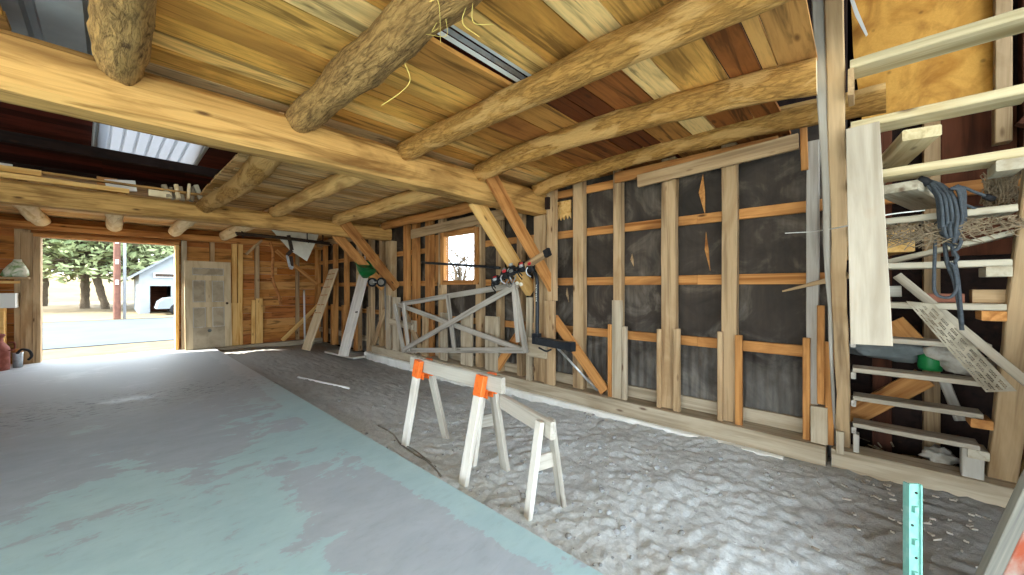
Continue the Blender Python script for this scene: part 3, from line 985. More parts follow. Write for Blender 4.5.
A, B = V((2.03, 1.52, .485)), V((2.30, 2.465, .515))
plank('rail', A, B, .045, .12, M['grey_plank'], (0, 0, 1), s2)
dirn = (B - A).normalized(); side = V((dirn.y, -dirn.x, 0)).normalized()
for k, f in enumerate((.09, .964)):
    c = A.lerp(B, f)
    for s in (-1, 1):
        top = c + side * s * .045 + V((0, 0, .045)); foot = c + side * s * .145
        foot.z = dirt_h(foot.x, foot.y) - .004
        plank('leg', foot, top, .07, .035, M['white_paint'] if s < 0 else M['grey_plank'], side * s + V((0, 0, .3)), s2)
    plank('gusset', c + side * -.088 + V((0, 0, -.25)) + dirn * .02, c + side * .088 + V((0, 0, -.25)) + dirn * .02, .11, .02, M['grey_plank'], dirn, s2)

# ------------------------------------------------------------------ X-braced gate
gt = empty('gate', (3.97, 6.6, .17), 'weathered grey X-braced wooden gate leaning against the studs', 'gate')
GX = 3.90
def gp(u, v, dx=0): 
    return at(u, v, X=GX - dx)
def gbar(n, a, b, w, dx=0, m='oldgrey'):
    return plank(n, gp(*a, dx), gp(*b, dx), w, .032, M[m], (1, 0, 0), gt, wane=.004)
gbar('stile', (394.5, 304), (404, 352), .10, .04); gbar('stile', (403, 303), (409, 351), .10, .04)
gbar('rail', (402, 303.5), (518, 284.5), .085, .0); gbar('rail', (405, 350), (525, 350), .085, .0)
gbar('stile', (515, 287), (526, 353), .085, .04); gbar('stile', (513.5, 288), (518, 342), .06, .0735)
gbar('middle_stile', (447.5, 295), (454.5, 351), .085, .04)
gbar('cross_brace', (399, 304.5), (523, 350), .085, -.035); gbar('cross_brace', (404, 349), (515, 286), .085, .075)

# ------------------------------------------------------------------ bike rack hanging on the near post
bk = empty('bike_rack', (3.88, 3.15, .75), 'black hitch bike rack hung on the post, its square hitch bar sticking out', 'bike rack')
mast = tube('mast', [(3.87, 3.16, .74), (3.87, 3.16, 1.0), (3.87, 3.16, 1.48), (3.85, 3.165, 1.60), (3.79, 3.16, 1.68), (3.70, 3.13, 1.705), (3.60, 3.10, 1.70)], .026, M['black_steel'], bk, 14)
bm = bmesh.new(); add_box(bm, (-.0015, -.012, -.13), (0, .012, .13)); dec = put('sticker', bm, flat('sticker_black', '202124', .4), Matrix.Translation((3.8425, 3.155, 1.38)), mast)
bm = bmesh.new()
for i in range(8):
    z0 = -.115 + i * .029
    add_box(bm, (-.0008, -.008, z0), (0, .008, z0 + .006))
    add_box(bm, (-.0008, -.008, z0 + .006), (0, -.003 if i % 2 else .003, z0 + .022))
put('sticker_lettering', bm, M['white_plain'], Matrix.Translation((3.8408, 3.155, 1.38)), mast)
hb = plank('hitch_bar', (3.88, 3.21, .745), (3.70, 2.52, .755), .075, .10, M['black_steel'], (0, 0, 1), bk)
plank('hitch_socket', (3.70, 2.54, .755), (3.685, 2.47, .756), .088, .113, M['black_steel'], (0, 0, 1), hb)
bm = bmesh.new(); add_box(bm, (-.04, -.05, -.07), (.04, .05, .07)); put('pivot_bracket', bm, M['black_steel'], Matrix.Translation((3.87, 3.17, .77)), bk)
tube('pin', [(3.83, 3.1, .66), (3.83, 2.98, .63), (3.83, 2.9, .66)], .012, M['black_steel'], bk)
for k, (dx, dv) in enumerate(((-.05, 2.5), (.06, -1.0))):
    AP = [at(u, v + dv, X=3.60 + dx) for u, v in ((534, 267), (524, 267), (512, 271), (502, 276), (493, 283))]
    arm = tube('arm', AP, .018, M['black_steel'], bk, 10)
    sp_ = smooth_path(AP, 6)
    for j, f in enumerate((.10, .30, .50, .70, .92)):
        c = sp_[int(f * (len(sp_) - 1))]
        lathe('cradle', c - V((0, .045, -.02)), [(.03, 0), (.045, .01), (.047, .045), (.045, .08), (.03, .09)], M['black_rubber'], arm, 16, (0, 1, 0))
        lathe('cradle_clip', c + V((-.03, -.02, .055 - .02 * ((j + k) % 3))), [(.001, 0), (.026, .004), (.03, .02), (.026, .036), (.001, .04)], M[('red_plastic', 'grey_plastic', 'steel')[(j * 2 + k) % 3]], arm, 14, (-.4, .2, 1))
        tube('strap', [c + V((-.02, 0, .04)), c + V((-.06, .02, .0)), c + V((-.055, .01, -.06)), c + V((-.02, -.02, -.09 - .03 * ((j * 7) % 3)))], .008, M['black_rubber'] if (j + k) % 3 else M['steel'], arm, 7)
cA = at(513, 283, X=3.55)
tube('safety_strap', [cA + V((0, -.05, .10)), cA + V((-.02, -.03, .02)), cA + V((-.03, .02, -.05)), cA + V((-.02, .10, -.01)), cA + V((0, .06, .06))], .009, M['grey_plastic'], bk, 7)
for u, v in ((517, 283), (521, 284)):
    lathe('knob', at(u, v, X=3.54), [(.001, -.02), (.02, -.014), (.025, 0), (.02, .014), (.001, .02)], M['sheet_white'], bk, 14, (-1, -.3, 0))
o = tube('steel_rod', [at(556, 346, X=3.80), at(597.5, 390.5, X=4.0)], .014, M['steel'], None, 10, 0)
tag(o, 'shiny steel rod slanting down from the bike rack to the sill', 'rod')
bp = empty('black_pole', (3.98, 5.0, 1.75), 'long thin black pole running from the bike rack past the window', 'pole')
tube('shaft', [(3.99, 6.02, 1.915), (3.99, 4.95, 1.83), (3.99, 3.98, 1.745)], .022, M['black_steel'], bp, 12)
tube('tip', [(3.99, 6.06, 1.918), (3.99, 6.018, 1.9148)], .018, M['grey_plastic'], bp, 12, 0)
of = empty('wood_offcut', (3.86, 3.2, 1.78), 'short pale wood offcut with a dark end wedged above the bike rack', 'offcut')
a, b = at(526, 266, X=3.54), at(545, 254, X=3.50)
plank('stick', a, b, .085, .045, M['stud'], (-1, 0, 0), of)
plank('dark_end', b, b + (b - a) * .22, .092, .05, M['black_rubber'], (-1, 0, 0), of)

# ------------------------------------------------------------------ leaning doors and boards
def lean_panel(name, base_mid, top_mid, w, t, mat, label, cat):
    """Root at the foot; local X up the panel, local Y across, local Z out of its face."""
    rt = empty(name, base_mid, label, cat)
    return rt


pd = empty('panelled_door', (1.62, 11.38, 0), 'old cream panelled door standing upright beside the doorway', 'door')
D0 = V((1.165, 11.33, .004)); D1 = V((2.05, 11.42, .004)); ux = (D1 - D0).normalized(); uz = V((0, .07, 1)).normalized()
un = V((0, 0, 0)) + uz.cross(ux)
def dbox(n, x0, x1, z0, z1, d0, d1, m, parent):
    bm = bmesh.new(); add_box(bm, (z0, x0, d0), (z1, x1, d1))
    mm = Matrix((uz, ux, un)).transposed().to_4x4(); mm.translation = D0
    return put(n, bm, m, mm, parent)
DW, DH = .89, 2.08
CP = M['cream_paint']
M['cream_worn'] = flat('mottled_cream', 'a89a82', .75, 0, '8c7e68', 5, .8)
dbox('stile', 0, .14, 0, DH, 0, .036, CP, pd); dbox('stile', DW - .14, DW, 0, DH, 0, .036, CP, pd)
for z0, z1 in ((0, .50), (.98, 1.10), (1.62, 1.74), (1.92, DH)): dbox('rail', .141, DW - .141, z0, z1, 0, .036, M['cream_worn'] if z0 == 0 else CP, pd)
dbox('mullion', DW / 2 - .06, DW / 2 + .06, .501, .979, 0, .036, CP, pd); dbox('mullion', DW / 2 - .06, DW / 2 + .06, 1.101, 1.619, 0, .036, CP, pd)
for x0, x1, z0, z1 in ((.142, DW / 2 - .062, .502, .978), (DW / 2 + .062, DW - .142, .502, .978), (.142, DW / 2 - .062, 1.102, 1.618), (DW / 2 + .062, DW - .142, 1.102, 1.618), (.142, DW - .142, 1.742, 1.918)):
    dbox('panel', x0, x1, z0, z1, .014, .026, M['cream_worn'], pd)
    bm = bmesh.new()
    for q in ((z0, x0, z0 + .018, x1), (z1 - .018, x0, z1, x1), (z0 + .018, x0, z1 - .018, x0 + .018), (z0 + .018, x1 - .018, z1 - .018, x1)):
        add_box(bm, (q[0], q[1], .004), (q[2], q[3], .0135))
    mm = Matrix((uz, ux, un)).transposed().to_4x4(); mm.translation = D0
    put('panel_molding', bm, M['grey_plank'], mm, pd)
for z in (1.02, 1.03): pass
lathe('lock_plate', D0 + ux * .80 + uz * 1.06, [(.034, 0), (.03, .006), (.001, .006)], M['dark_iron'], pd, 14, -un)
lathe('knob_hole', D0 + ux * .45 + uz * .42, [(.04, 0), (.038, .003), (.001, .003)], M['cloth_grey'], pd, 18, -un)

lb = empty('louver_board', (3.2, 9.6, -.1), 'cream louvred board leaning against the far bay wall', 'shutter')
a = (at(299, 348, Z=-.10) + at(313, 352, Z=-.1)) / 2; b = V((4.0, 10.15, 1.93))
lbd = plank('panel', a, b, .52, .035, M['cream_paint'], (-1, 0, .3), lb, ch=.003)
mm = W[lbd]
for i, f in enumerate((.44, .54, .66, .76, .86, .93)):
    for s in (-1, 1):
        bm = bmesh.new(); L = (b - a).length
        add_box(bm, (L * f, s * .12 - .085, .0178), (L * f + .018, s * .12 + .085, .026))
        put('slot_bead', bm, M['brown_handle'], mm, lb)
bm = bmesh.new(); add_box(bm, (.98, .2, .018), (1.04, .24, .028)); put('latch', bm, M['dark_iron'], mm, lb)
wb = empty('white_board', (3.5, 8.3, -.1), 'white board leaning below the green spreader with its foot on a flat plank', 'board')
a = V((3.47, 8.30, -.045)); b = V((4.0, 8.42, 1.78))
wbd = plank('panel', a, b, .46, .03, M['white_paint'], (-1, 0, .3), wb, ch=.003)
bm = bmesh.new(); add_box(bm, (.96, -.2, .016), (.99, -.1, .026)); put('latch', bm, M['dark_iron'], W[wbd], wb)
loose('plank', at(331, 351, Z=-.085), at(362, 357, Z=-.085) + V((-.05, 0, 0)), .30, .045, 'grey_plank', 'flat grey plank on the dirt under the white board', 'plank')

# green seed spreader
sp = empty('seed_spreader', (3.85, 7.95, 1.5), 'green plastic seed spreader with two wheels hung on the wall above the white board', 'spreader')
c = at(366, 271, X=3.64)
bm = bmesh.new()
rings = []
for z_, hx, hy in ((.13, .22, .19), (.15, .235, .205), (.15, .22, .19), (.0, .17, .13), (-.14, .06, .05)):
    ring = []
    for k in range(20):
        an = 2 * math.pi * k / 20; q = 3.2
        ring.append((hx * math.copysign(abs(math.cos(an)) ** (2 / q), math.cos(an)), hy * math.copysign(abs(math.sin(an)) ** (2 / q), math.sin(an)), z_))
    rings.append(ring)
loft(bm, rings)
hop = put('hopper', bm, M['green_plastic'], Matrix.Translation(c) @ Matrix.Rotation(R(28), 4, 'X'), sp, True)
for u, v in ((380, 282), (371, 282)):
    cc = at(u, v, X=3.64)
    wh = lathe('wheel', cc + V((.03, 0, 0)), [(.06, -.022), (.085, -.022), (.095, -.01), (.095, .01), (.085, .022), (.06, .022)], M['black_rubber'], sp, 26, (1, .9, 0))
    lathe('wheel_hub', cc + V((.03, 0, 0)), [(.001, -.026), (.058, -.024), (.058, .024), (.001, .026)], M['grey_plastic'], wh, 20, (1, .9, 0))
tube('axle', [at(380, 282, X=3.67), at(371, 282, X=3.67)], .01, M['steel'], sp, 8, 0)
tube('handle', [c + V((.05, .1, .0)), c + V((.10, .25, .2)), c + V((.12, .3, .45))], .013, M['steel'], sp, 8)
tube('hose_pipe', [at(385, 285, X=4.0), at(386, 330, X=4.0)], .018, M['grey_plastic'], sp, 8, 0)

# ------------------------------------------------------------------ under the far bay ceiling
rk = empty('iron_rods', (2.7, 9.5, 2.5), 'pair of dark iron rods slung under the far bay ceiling', 'rods')
for dy, dz in ((0, 0), (.10, .045)):
    tube('rod', [(1.78, 9.5 + dy, 2.555 + dz), (2.7, 9.5 + dy, 2.545 + dz), (3.68, 9.5 + dy, 2.50 + dz)], .022, M['dark_iron'], rk, 10)
for x in (1.88, 3.15, 3.5): tube('hanger', [(x, 9.55, 2.85), (x, 9.53, 2.58), (x + .02, 9.5, 2.50)], .014, M['dark_iron'], rk, 8, 0)
ws = prism('white_sheet', [at(271, 229, Y=9.75), at(317, 229, Y=9.75), at(318.5, 236, Y=9.75), at(307, 261, Y=9.75), at(290, 250, Y=9.75)], .012, M['sheet_white'], None, V((0, 1, 0)))
tag(ws, 'torn white sheet hanging behind the iron rods', 'sheet')
hk = empty('iron_hook', (2.8, 9.45, 2.0), 'crooked iron strap hanging from the rods before the white sheet', 'hook')
P_ = [(288.5, 235), (292, 250), (287, 255), (290, 267), (293, 268)]
pts = [at(u, v, Y=9.42) for u, v in P_]
for i, (a, b) in enumerate(zip(pts, pts[1:])): plank('strap', a, b, .075 if i != 2 else .05, .014, M['dark_iron'] if i in (0, 1) else M['steel'], (0, -1, 0), hk)
plank('strap', at(291, 256, Y=9.44), at(292, 267, Y=9.44), .07, .012, M['dark_iron'], (0, -1, 0), hk)
sn = empty('scythe_handle', (2.5, 9.45, 1.1), 'curved wooden scythe handle with two grips hanging from the iron rods', 'scythe handle')
tube('snath', [at(u, v, Y=9.46) for u, v in ((270, 242), (273, 252), (272.5, 270), (273.5, 282), (278, 293), (281, 305))], .03, M['brown_handle'], sn, 10)
for a, b in (((267, 279), (273, 278.5)), ((273, 298), (279, 297))): tube('grip', [at(*a, Y=9.44), at(*b, Y=9.46)], .02, M['brown_handle'], sn, 8, 0)
tag(plank('branch_stick', at(246, 254, Y=9.5), at(262, 240, Y=9.5), .05, .05, M['stud'], (0, -1, 0), None, ch=.012), 'short crooked stick tucked into the left end of the iron rods', 'stick')
tag(tube('pipe', [at(304, 290, Y=11.6), at(305, 347, Y=11.4)], .025, M['white_plain'], None, 10, 0), 'thin white pipe standing against the far wall', 'pipe')

# left of the doorway
sf = empty('wall_shelf', (-1.4, 11.6, 1.6), 'narrow wooden shelf on the wall left of the doorway', 'shelf')
plank('board', (-2.4, 11.5, 1.625), (-1.05, 11.5, 1.625), .22, .04, M['stud'], (0, 0, 1), sf)
plank('support_batten', (-2.4, 11.66, 1.55), (-1.12, 11.66, 1.55), .05, .05, M['yellow'], (0, -1, 0), sf)
plank('bracket', (-1.3, 11.62, 1.60), (-1.3, 11.42, 1.60), .03, .012, M['dark_iron'], (0, 0, 1), sf)
bg = bmesh.new()
rings = []
for z_, hx, hy in ((0, .13, .06), (.03, .165, .085), (.12, .15, .085), (.22, .10, .06), (.29, .055, .03), (.32, .05, .012), (.33, .045, .008)):
    rings.append([(hx * math.cos(2 * math.pi * k / 20) * (1 + .1 * noise.noise((k * 1.3, z_ * 9, 0))) + z_ * .1, hy * math.sin(2 * math.pi * k / 20), z_ + .012 * noise.noise((k * .9, z_ * 20, 3))) for k in range(20)])
loft(bg, rings)
tag(put('feed_bag', bg, M['bag'], Matrix.Translation((-1.22, 11.5, 1.646)), None, True), 'small white and green printed bag on the shelf left of the doorway', 'bag')
wt = empty('white_cabinet', (-1.6, 11.3, 0), 'white-topped stand at the left edge beside the milk can', 'cabinet')
bm = bmesh.new(); add_box(bm, (-.6, -.2, 1.08), (.41, .2, 1.345)); put('top_box', bm, M['white_plain'], Matrix.Translation((-1.6, 11.45, 0)), wt)
bm = bmesh.new(); add_box(bm, (-.5, -.15, 0), (.28, .15, 1.079)); put('body', bm, M['yellow'], Matrix.Translation((-1.6, 11.45, 0)), wt)
mk = empty('milk_can', (-1.36, 11.05, 0), 'rusty red milk can left of the doorway', 'milk can')
lathe('body', (-1.38, 11.05, 0), [(.001, 0), (.155, .0), (.16, .02), (.16, .36), (.15, .40), (.11, .46), (.085, .50), (.082, .56), (.10, .585), (.10, .60), (.001, .60)], M['rust'], mk)
lathe('lid', (-1.38, 11.05, .601), [(.001, 0), (.11, 0), (.115, .015), (.10, .03), (.03, .045), (.001, .05)], M['rust'], mk)
tube('handle', [(-1.24, 11.0, .48), (-1.17, 10.98, .47), (-1.17, 10.98, .36), (-1.23, 11.0, .34)], .012, M['rust'], mk, 8)
bu = empty('small_bucket', (-1.16, 11.25, 0), 'small steel pail with a black handle between milk can and doorway', 'bucket')
lathe('pail', (-1.155, 11.2, 0), [(.001, 0), (.055, 0), (.065, .25), (.07, .27), (.065, .275), (.06, .26), (.05, .01), (.001, .012)], M['steel'], bu, 20)
tube('handle', [(-1.155, 11.14, .26), (-1.10, 11.08, .33), (-1.02, 11.08, .30), (-.99, 11.1, .20), (-1.03, 11.12, .13)], .02, M['black_rubber'], bu, 8)
lathe('contents', (-1.155, 11.2, .22), [(.001, 0), (.058, 0), (.06, .07), (.03, .11), (.001, .12)], M['orange'], bu, 14)

# ------------------------------------------------------------------ stair
st = empty('ladder_stair', (4.0, -.25, .15), 'steep open ladder stair with worn pale treads between two rough stringers', 'stair')
TZ = [2.87, 2.53, 2.22, 1.91, 1.62, 1.345, 1.08, .82, .575, .33]
TX = [3.15, 3.29, 3.42, 3.54, 3.65, 3.77, 3.87, 3.98, 4.10, 4.20]
KS = .955
TZ = [1.45 + KS * (z - 1.45) for z in TZ]; TX = [x * KS for x in TX]
YR, YL = -.60, .055
for i, (x, z) in enumerate(zip(TX, TZ)):
    th = .05 if i < 3 else (.04 if i < 6 else .034)
    d = .19 if i < 5 else .17
    tl_, tr_ = (.0, 0) if i != 3 else (-.005, .02)
    plank('tread', (x + d / 2, YL, z - th / 2 + tl_), (x + d / 2, YR - (.02 if i < 6 else -.02), z - th / 2 + tr_), d, th, M['tread_pale' if i < 3 else ('tread' if i < 6 else 'tread_grey_shade')], (0, 0, 1), st, warp=.004, wane=.006)
    m = 'stud' if i in (0, 1) else 'oldgrey'
    box('cleat', (x + .0, YL - .018, z - th - (.16 if i < 2 else .05)), (x + d, YL + .01, z - th - .001), M[m], st)
    if i in (2, 4, 5, 8, 9):
        box('cleat', (x - .005, YR - .02, z - th - .06), (x + d, YR + .075, z - th - .001), M['orange' if i in (5, 8) else 'tread'], st)
def strg(n, yb, yt, w, t, m, x_off, zt, **k):
    z0, z1 = .147, zt
    xf = lambda z: TX[9] + (z - TZ[9]) * (TX[0] - TX[9]) / (TZ[0] - TZ[9]) + x_off
    return plank(n, (xf(z0), yb, z0), (xf(z1), yt, z1), w, t, M[m], (-1, 0, -.4), st, **k)
strg('stringer', .115, .125, .085, .07, 'stud', .03, 3.45, warp=.016, wane=.010)
strg('stringer_bark', .168, .195, .05, .05, 'oldgrey', .035, 3.40, warp=.016, wane=.015, taper=(.25, 1.3))
strg('stringer', -.69, -.70, .13, .07, 'stud', .06, 3.45, warp=.012, wane=.022)
strg('stringer_bark', -.80, -.80, .05, .06, 'bark', .06, 3.45, warp=.012, wane=.022)
box('riser_block', (4.02, -.60, .147), (4.10, -.50, TZ[9] - .04), M['grey_plank'], st)
box('riser_block', (4.02, .02, .147), (4.10, .056, TZ[9] - .092), M['grey_plank'], st)
o = plank('sill_timber', (4.10, .185, .028), (4.10, -1.0, .028), .22, .236, M['stud_dusty'], (0, 0, 1), None, warp=.005, wane=.008)
tag(o, 'short squared timber carrying the foot of the ladder stair', 'timber')
hb_ = loose('hanging_board', (TX[1] - .03, .002, 2.43), (TX[3] - .35, -.036, 1.115), .166, .022, 'hang', 'broad white-stained board hanging in front of the stair treads', 'board', (-1, 0, 0), taper=(.91, 1.08))

# timbers and planks pushed in behind the treads
def stub(n, a, b, w, t, m, lab, cat='plank', up=(0, 0, 1), **k):
    o = plank(n, a, b, w, t, M[m], up, None, **k)
    return tag(o, lab, cat)
a = (at(906, 134, X=3.30) + at(938, 131, X=3.30)) / 2
stub('timber', a, a + V((1.25, .22, -.03)), .165, .066, 'tread_pale', 'pale timber end poking out between the second and third treads from the top', 'timber')
a = (at(882, 191, X=3.30) + at(911, 184, X=3.30)) / 2
stub('plank', a, a + V((.66, -.20, -.03)), .19, .055, 'tread', 'thick plank end under the third tread with the cord draped over it', 'plank')
stub('timber', (3.60, -.16, 1.765), (4.43, .05, 1.765), .19, .155, 'yellow', 'square yellow timber end under the fourth tread from the top', 'timber')
stub('board', at(872, 266, X=3.66), at(1021, 231, X=3.60), .16, .03, 'tread', 'pale board slanting up to the right above the fifth tread', 'board')
stub('wood_block', (3.72, -.50, TZ[5] + .045), (3.72, -.66, TZ[5] + .045), .10, .085, 'stud', 'square brown wood block on the sixth tread', 'block')
tag(box('brick', (3.72, -.32, TZ[5] + .0015), (3.86, -.45, TZ[5] + .06), M['brick']) if False else plank('brick', (3.72, -.30, TZ[5] + .032), (3.72, -.47, TZ[5] + .032), .09, .058, M['brick']), 'red brick lying on the sixth tread beside the wood block', 'brick')
stub('timber', (3.72, -.02, TZ[5] + .07), (3.74, -.19, TZ[5] + .075), .09, .075, 'grey_plank', 'grey split timber with a broken white end on the sixth tread', 'timber')
stub('board', at(891, 322, X=4.15), at(913, 345, X=4.15), .16, .04, 'orange', 'short orange board leaning behind the seventh tread', 'board', (-1, 0, 0))
stub('diagonal_board', at(848, 418, X=4.36), at(925, 377, X=4.36), .15, .04, 'orange', 'brown diagonal board behind the lowest treads', 'board', (-1, 0, 0))
stub('board', at(944, 380, X=4.38), at(960, 420, X=4.38), .06, .04, 'grey_plank', 'narrow grey upright behind the eighth tread', 'board', (-1, 0, 0))
stub('plank', at(897, 275, X=3.64), at(1030, 385, X=3.66), .05, .025, 'tread_grey_shade', 'long narrow grey board slanting across the stair above the perforated strip', 'plank', (-1, 0, 0))
stub('stray_board', at(783, 291, X=3.99), at(848, 275, X=3.86), .055, .03, 'stud', 'pointed scrap board sticking out left of the stair stringer', 'board', (-1, 0, 0), taper=(.25, 1))
tag(tube('wire', [at(785, 233, X=3.75), at(815, 231, X=3.7), at(850, 225, X=3.1), at(885, 215, X=3.3), at(925, 210, X=3.34)], .004, M['white_plain'], None, 7), 'stiff white wire poking out left of the stair', 'wire')

# perforated strip
t = NT('perforated_tin')
t.t.nodes.remove(t.b)
t.b = t.n('ShaderNodeBsdfPrincipled')
n1 = t.noise(t.coord((9, 9, 9)), 1.0, 5)
c = t.ramp(n1, [(.35, '978b76'), (.65, 'c4b9a2')])
t.l(c, t.b.inputs['Base Color']); t.b.inputs['Roughness'].default_value = .6; t.b.inputs['Metallic'].default_value = .2
t.l(t.b.outputs[0], t.out.inputs[0])
M['tin'] = t.m
pq = [at(906, 301, X=3.575), at(934, 304, X=3.575), at(1017, 391, X=3.80), at(986, 392, X=3.80)]
A0 = pq[0].copy()
bm = bmesh.new()
NX, NY = 60, 13
def tinp(i, j):
    a = pq[0].lerp(pq[3], i / NX); b = pq[1].lerp(pq[2], i / NX)
    return a.lerp(b, j / NY) - A0
for i in range(NX):
    for j in range(NY):
        q = [tinp(i, j), tinp(i + 1, j), tinp(i + 1, j + 1), tinp(i, j + 1)]
        if 0 < j < NY - 1 and 1 < i < NX - 1 and (i + abs(j - 6)) % 7 not in (5, 6) and j % 3 != 2:
            c = (q[0] + q[1] + q[2] + q[3]) / 4
            inn = [c + (p - c) * .72 for p in q]
            ov = [bm.verts.new(p) for p in q]; iv = [bm.verts.new(p) for p in inn]
            for k in range(4): bm.faces.new((ov[k], ov[(k + 1) % 4], iv[(k + 1) % 4], iv[k]))
        else:
            bm.faces.new([bm.verts.new(p) for p in q])
bmesh.ops.remove_doubles(bm, verts=bm.verts, dist=1e-5)
mm = Matrix.Translation(A0)
ps = put('perforated_strip', bm, M['tin'], mm)
sm_ = ps.modifiers.new('thickness', 'SOLIDIFY'); sm_.thickness = .004
tag(ps, 'grey perforated metal strip lying down the stair nosings', 'metal strip')

# frayed screen roll on the fourth tread
bm = bmesh.new(); rs = random.Random(9)
for i in range(150):
    y0 = rs.uniform(-.62, -.12); z0 = TZ[3] - .06 + rs.uniform(-.015, .02); dz = -rs.uniform(.03, .16) * (1 - abs((y0 + .30) / .45) * .6)
    x0 = TX[3] + rs.uniform(-.07, .02)
    p = [V((x0, y0, z0)), V((x0 - .02, y0 + rs.uniform(-.06, .08), z0 + dz * .5)), V((x0 - rs.uniform(-.02, .05), y0 + rs.uniform(-.12, .16), z0 + dz))]
    tube_bm(bm, smooth_path(p, 3), .0028, 4)
tag(put('frayed_screen', bm, M['nest']), 'frayed brown screen fibres hanging below the fourth tread', 'screen', kind='stuff')
bm = bmesh.new()
for i in range(110):
    c = V((3.62, -.60, 2.03)); p = [c + V((rs.uniform(-.07, .07), rs.uniform(-.07, .07), rs.uniform(-.12, .12))) for _ in range(3)]
    tube_bm(bm, smooth_path(p, 3), .0028, 4)
tag(put('bird_nest_straw', bm, M['nest']), 'tangle of dry brown straw packed against the right stringer', 'straw', kind='stuff')

# cord bundle
rp = empty('cord_bundle', (3.42, -.32, 2.15), 'blue-grey electric cord bundle draped over the plank end, its loops hanging down', 'cord')
def rpth(n, pix, X0, r=.0085):
    return tube(n, [at(u, v, X=x) for (u, v), x in zip(pix, X0 if isinstance(X0, list) else [X0] * len(pix))], r, M['rope'], rp, 8, 6)
rs = random.Random(2)
for i in range(13):
    o1 = i * 1.75
    rpth('strand', [(922 + o1 * .4, 178 + o1 * .15), (930 + o1 * .75, 186 + rs.uniform(-2, 2)), (937 + o1 * .85, 198), (939 + o1 * .95, 215 + rs.uniform(-3, 3)), (941 + o1 * .75, 232), (950 + o1 * .25, 244 + rs.uniform(-2, 3))], [3.40, 3.36, 3.32 - .02 * (i % 3), 3.31 - .02 * (i % 3), 3.32 - .015 * (i % 4), 3.36])
for i in range(4):
    rpth('strand', [(950 + i * 2.2, 188 - i), (958 + i * 2, 190), (961 + i * 1.2, 205), (962 + i, 220), (956 + i * 1.2, 235), (953, 243)], 3.30 + .015 * i)
rpth('wrap', [(953, 241), (957, 236), (961, 240), (958, 248), (954, 251), (957, 257), (955, 262)], 3.33, .009)
rpth('loop', [(954, 256), (950, 240), (937, 222), (935, 250), (934, 280), (935, 292), (942, 297), (952, 296), (957, 285), (954, 268), (950, 262)], 3.40)
rpth('tail', [(944, 235), (947, 262), (954, 280), (959, 305), (962, 330)], 3.42, .01)
rpth('tail', [(955, 262), (958, 280), (960, 300), (962, 325)], 3.41, .009)
for a in ([(948, 200), (952, 190), (962, 187), (975, 192), (992, 198)], [(950, 207), (956, 202), (966, 205), (978, 209), (985, 208)]):
    rpth('plug_lead', a, [3.34, 3.33, 3.36, 3.40, 3.44], .008)
for (u, v, u2, v2) in ((985, 196, 993, 199), (975, 208, 985, 209.5)):
    tube('plug', [at(u, v, X=3.42), at(u2, v2, X=3.45)], .016, M['black_rubber'], rp, 10, 0)
lathe('plug', at(924, 181, X=3.37), [(.001, -.035), (.02, -.03), (.026, 0), (.022, .03), (.001, .035)], M['black_rubber'], rp, 12, (.3, -.6, -.5))

# rags and a green bottle under the stair
rg = bmesh.new()
bmesh.ops.create_uvsphere(rg, u_segments=28, v_segments=16, radius=1)
for v in rg.verts:
    v.co = V((v.co.x * .10, v.co.y * .28, v.co.z * .07)) * (1 + .5 * noise.noise(v.co * 1.6) + .25 * noise.noise(v.co * 4))
tag(put('crumpled_rag', rg, M['cloth_grey'], Matrix.Translation((4.12, -.14, TZ[7] + .12)), None, True), 'crumpled dark grey rag on the eighth tread', 'rag')
rg = bmesh.new()
bmesh.ops.create_uvsphere(rg, u_segments=24, v_segments=14, radius=1)
for v in rg.verts:
    v.co = V((v.co.x * .09, v.co.y * .14, v.co.z * .09)) * (1 + .6 * noise.noise(v.co * 1.3 + V((4, 4, 4))) + .2 * noise.noise(v.co * 4))
tag(put('crumpled_plastic', rg, M['grey_plank'], Matrix.Translation((4.02, -.50, TZ[7] + .11)), None, True), 'crumpled pale plastic sheet beside the green jar on the eighth tread', 'plastic')
gj = empty('green_jar', (4.08, -.36, TZ[7]), 'small green jar on the eighth tread', 'jar')
lathe('body', (4.08, -.36, TZ[7] + .001), [(.001, 0), (.06, 0), (.065, .02), (.065, .11), (.045, .14), (.001, .14)], M['green_plastic'], gj, 20)
lathe('lid', (4.08, -.36, TZ[7] + .142), [(.001, 0), (.047, 0), (.047, .025), (.001, .027)], M['black_rubber'], gj, 20)

tag(plank('stake', at(840, 453, X=4.0), at(840, 431, X=4.0), .05, .035, M['stud_dusty'], (-1, 0, 0)), 'short dusty stake standing at the foot of the left stair stringer', 'stake')
# wall behind the stair
wb_ = wr
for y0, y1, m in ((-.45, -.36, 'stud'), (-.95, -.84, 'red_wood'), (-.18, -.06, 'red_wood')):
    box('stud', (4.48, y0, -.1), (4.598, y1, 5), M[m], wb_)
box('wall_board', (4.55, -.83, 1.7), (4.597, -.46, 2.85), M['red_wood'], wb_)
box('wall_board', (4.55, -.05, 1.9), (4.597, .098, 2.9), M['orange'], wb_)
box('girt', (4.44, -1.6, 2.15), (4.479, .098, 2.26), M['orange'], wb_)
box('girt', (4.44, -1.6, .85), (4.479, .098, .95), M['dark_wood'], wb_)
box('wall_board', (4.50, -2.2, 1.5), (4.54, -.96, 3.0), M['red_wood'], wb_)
pl = prism('plywood_sheet', [(4.44, .0, 2.86), (4.44, -.70, 2.90), (4.44, -.70, 4.1), (4.44, .08, 4.1), (4.44, .06, 3.5)], .02, M['plywood'], None, V((1, 0, 0)))
tag(pl, 'yellow plywood sheet standing in the loft above the stair', 'plywood')
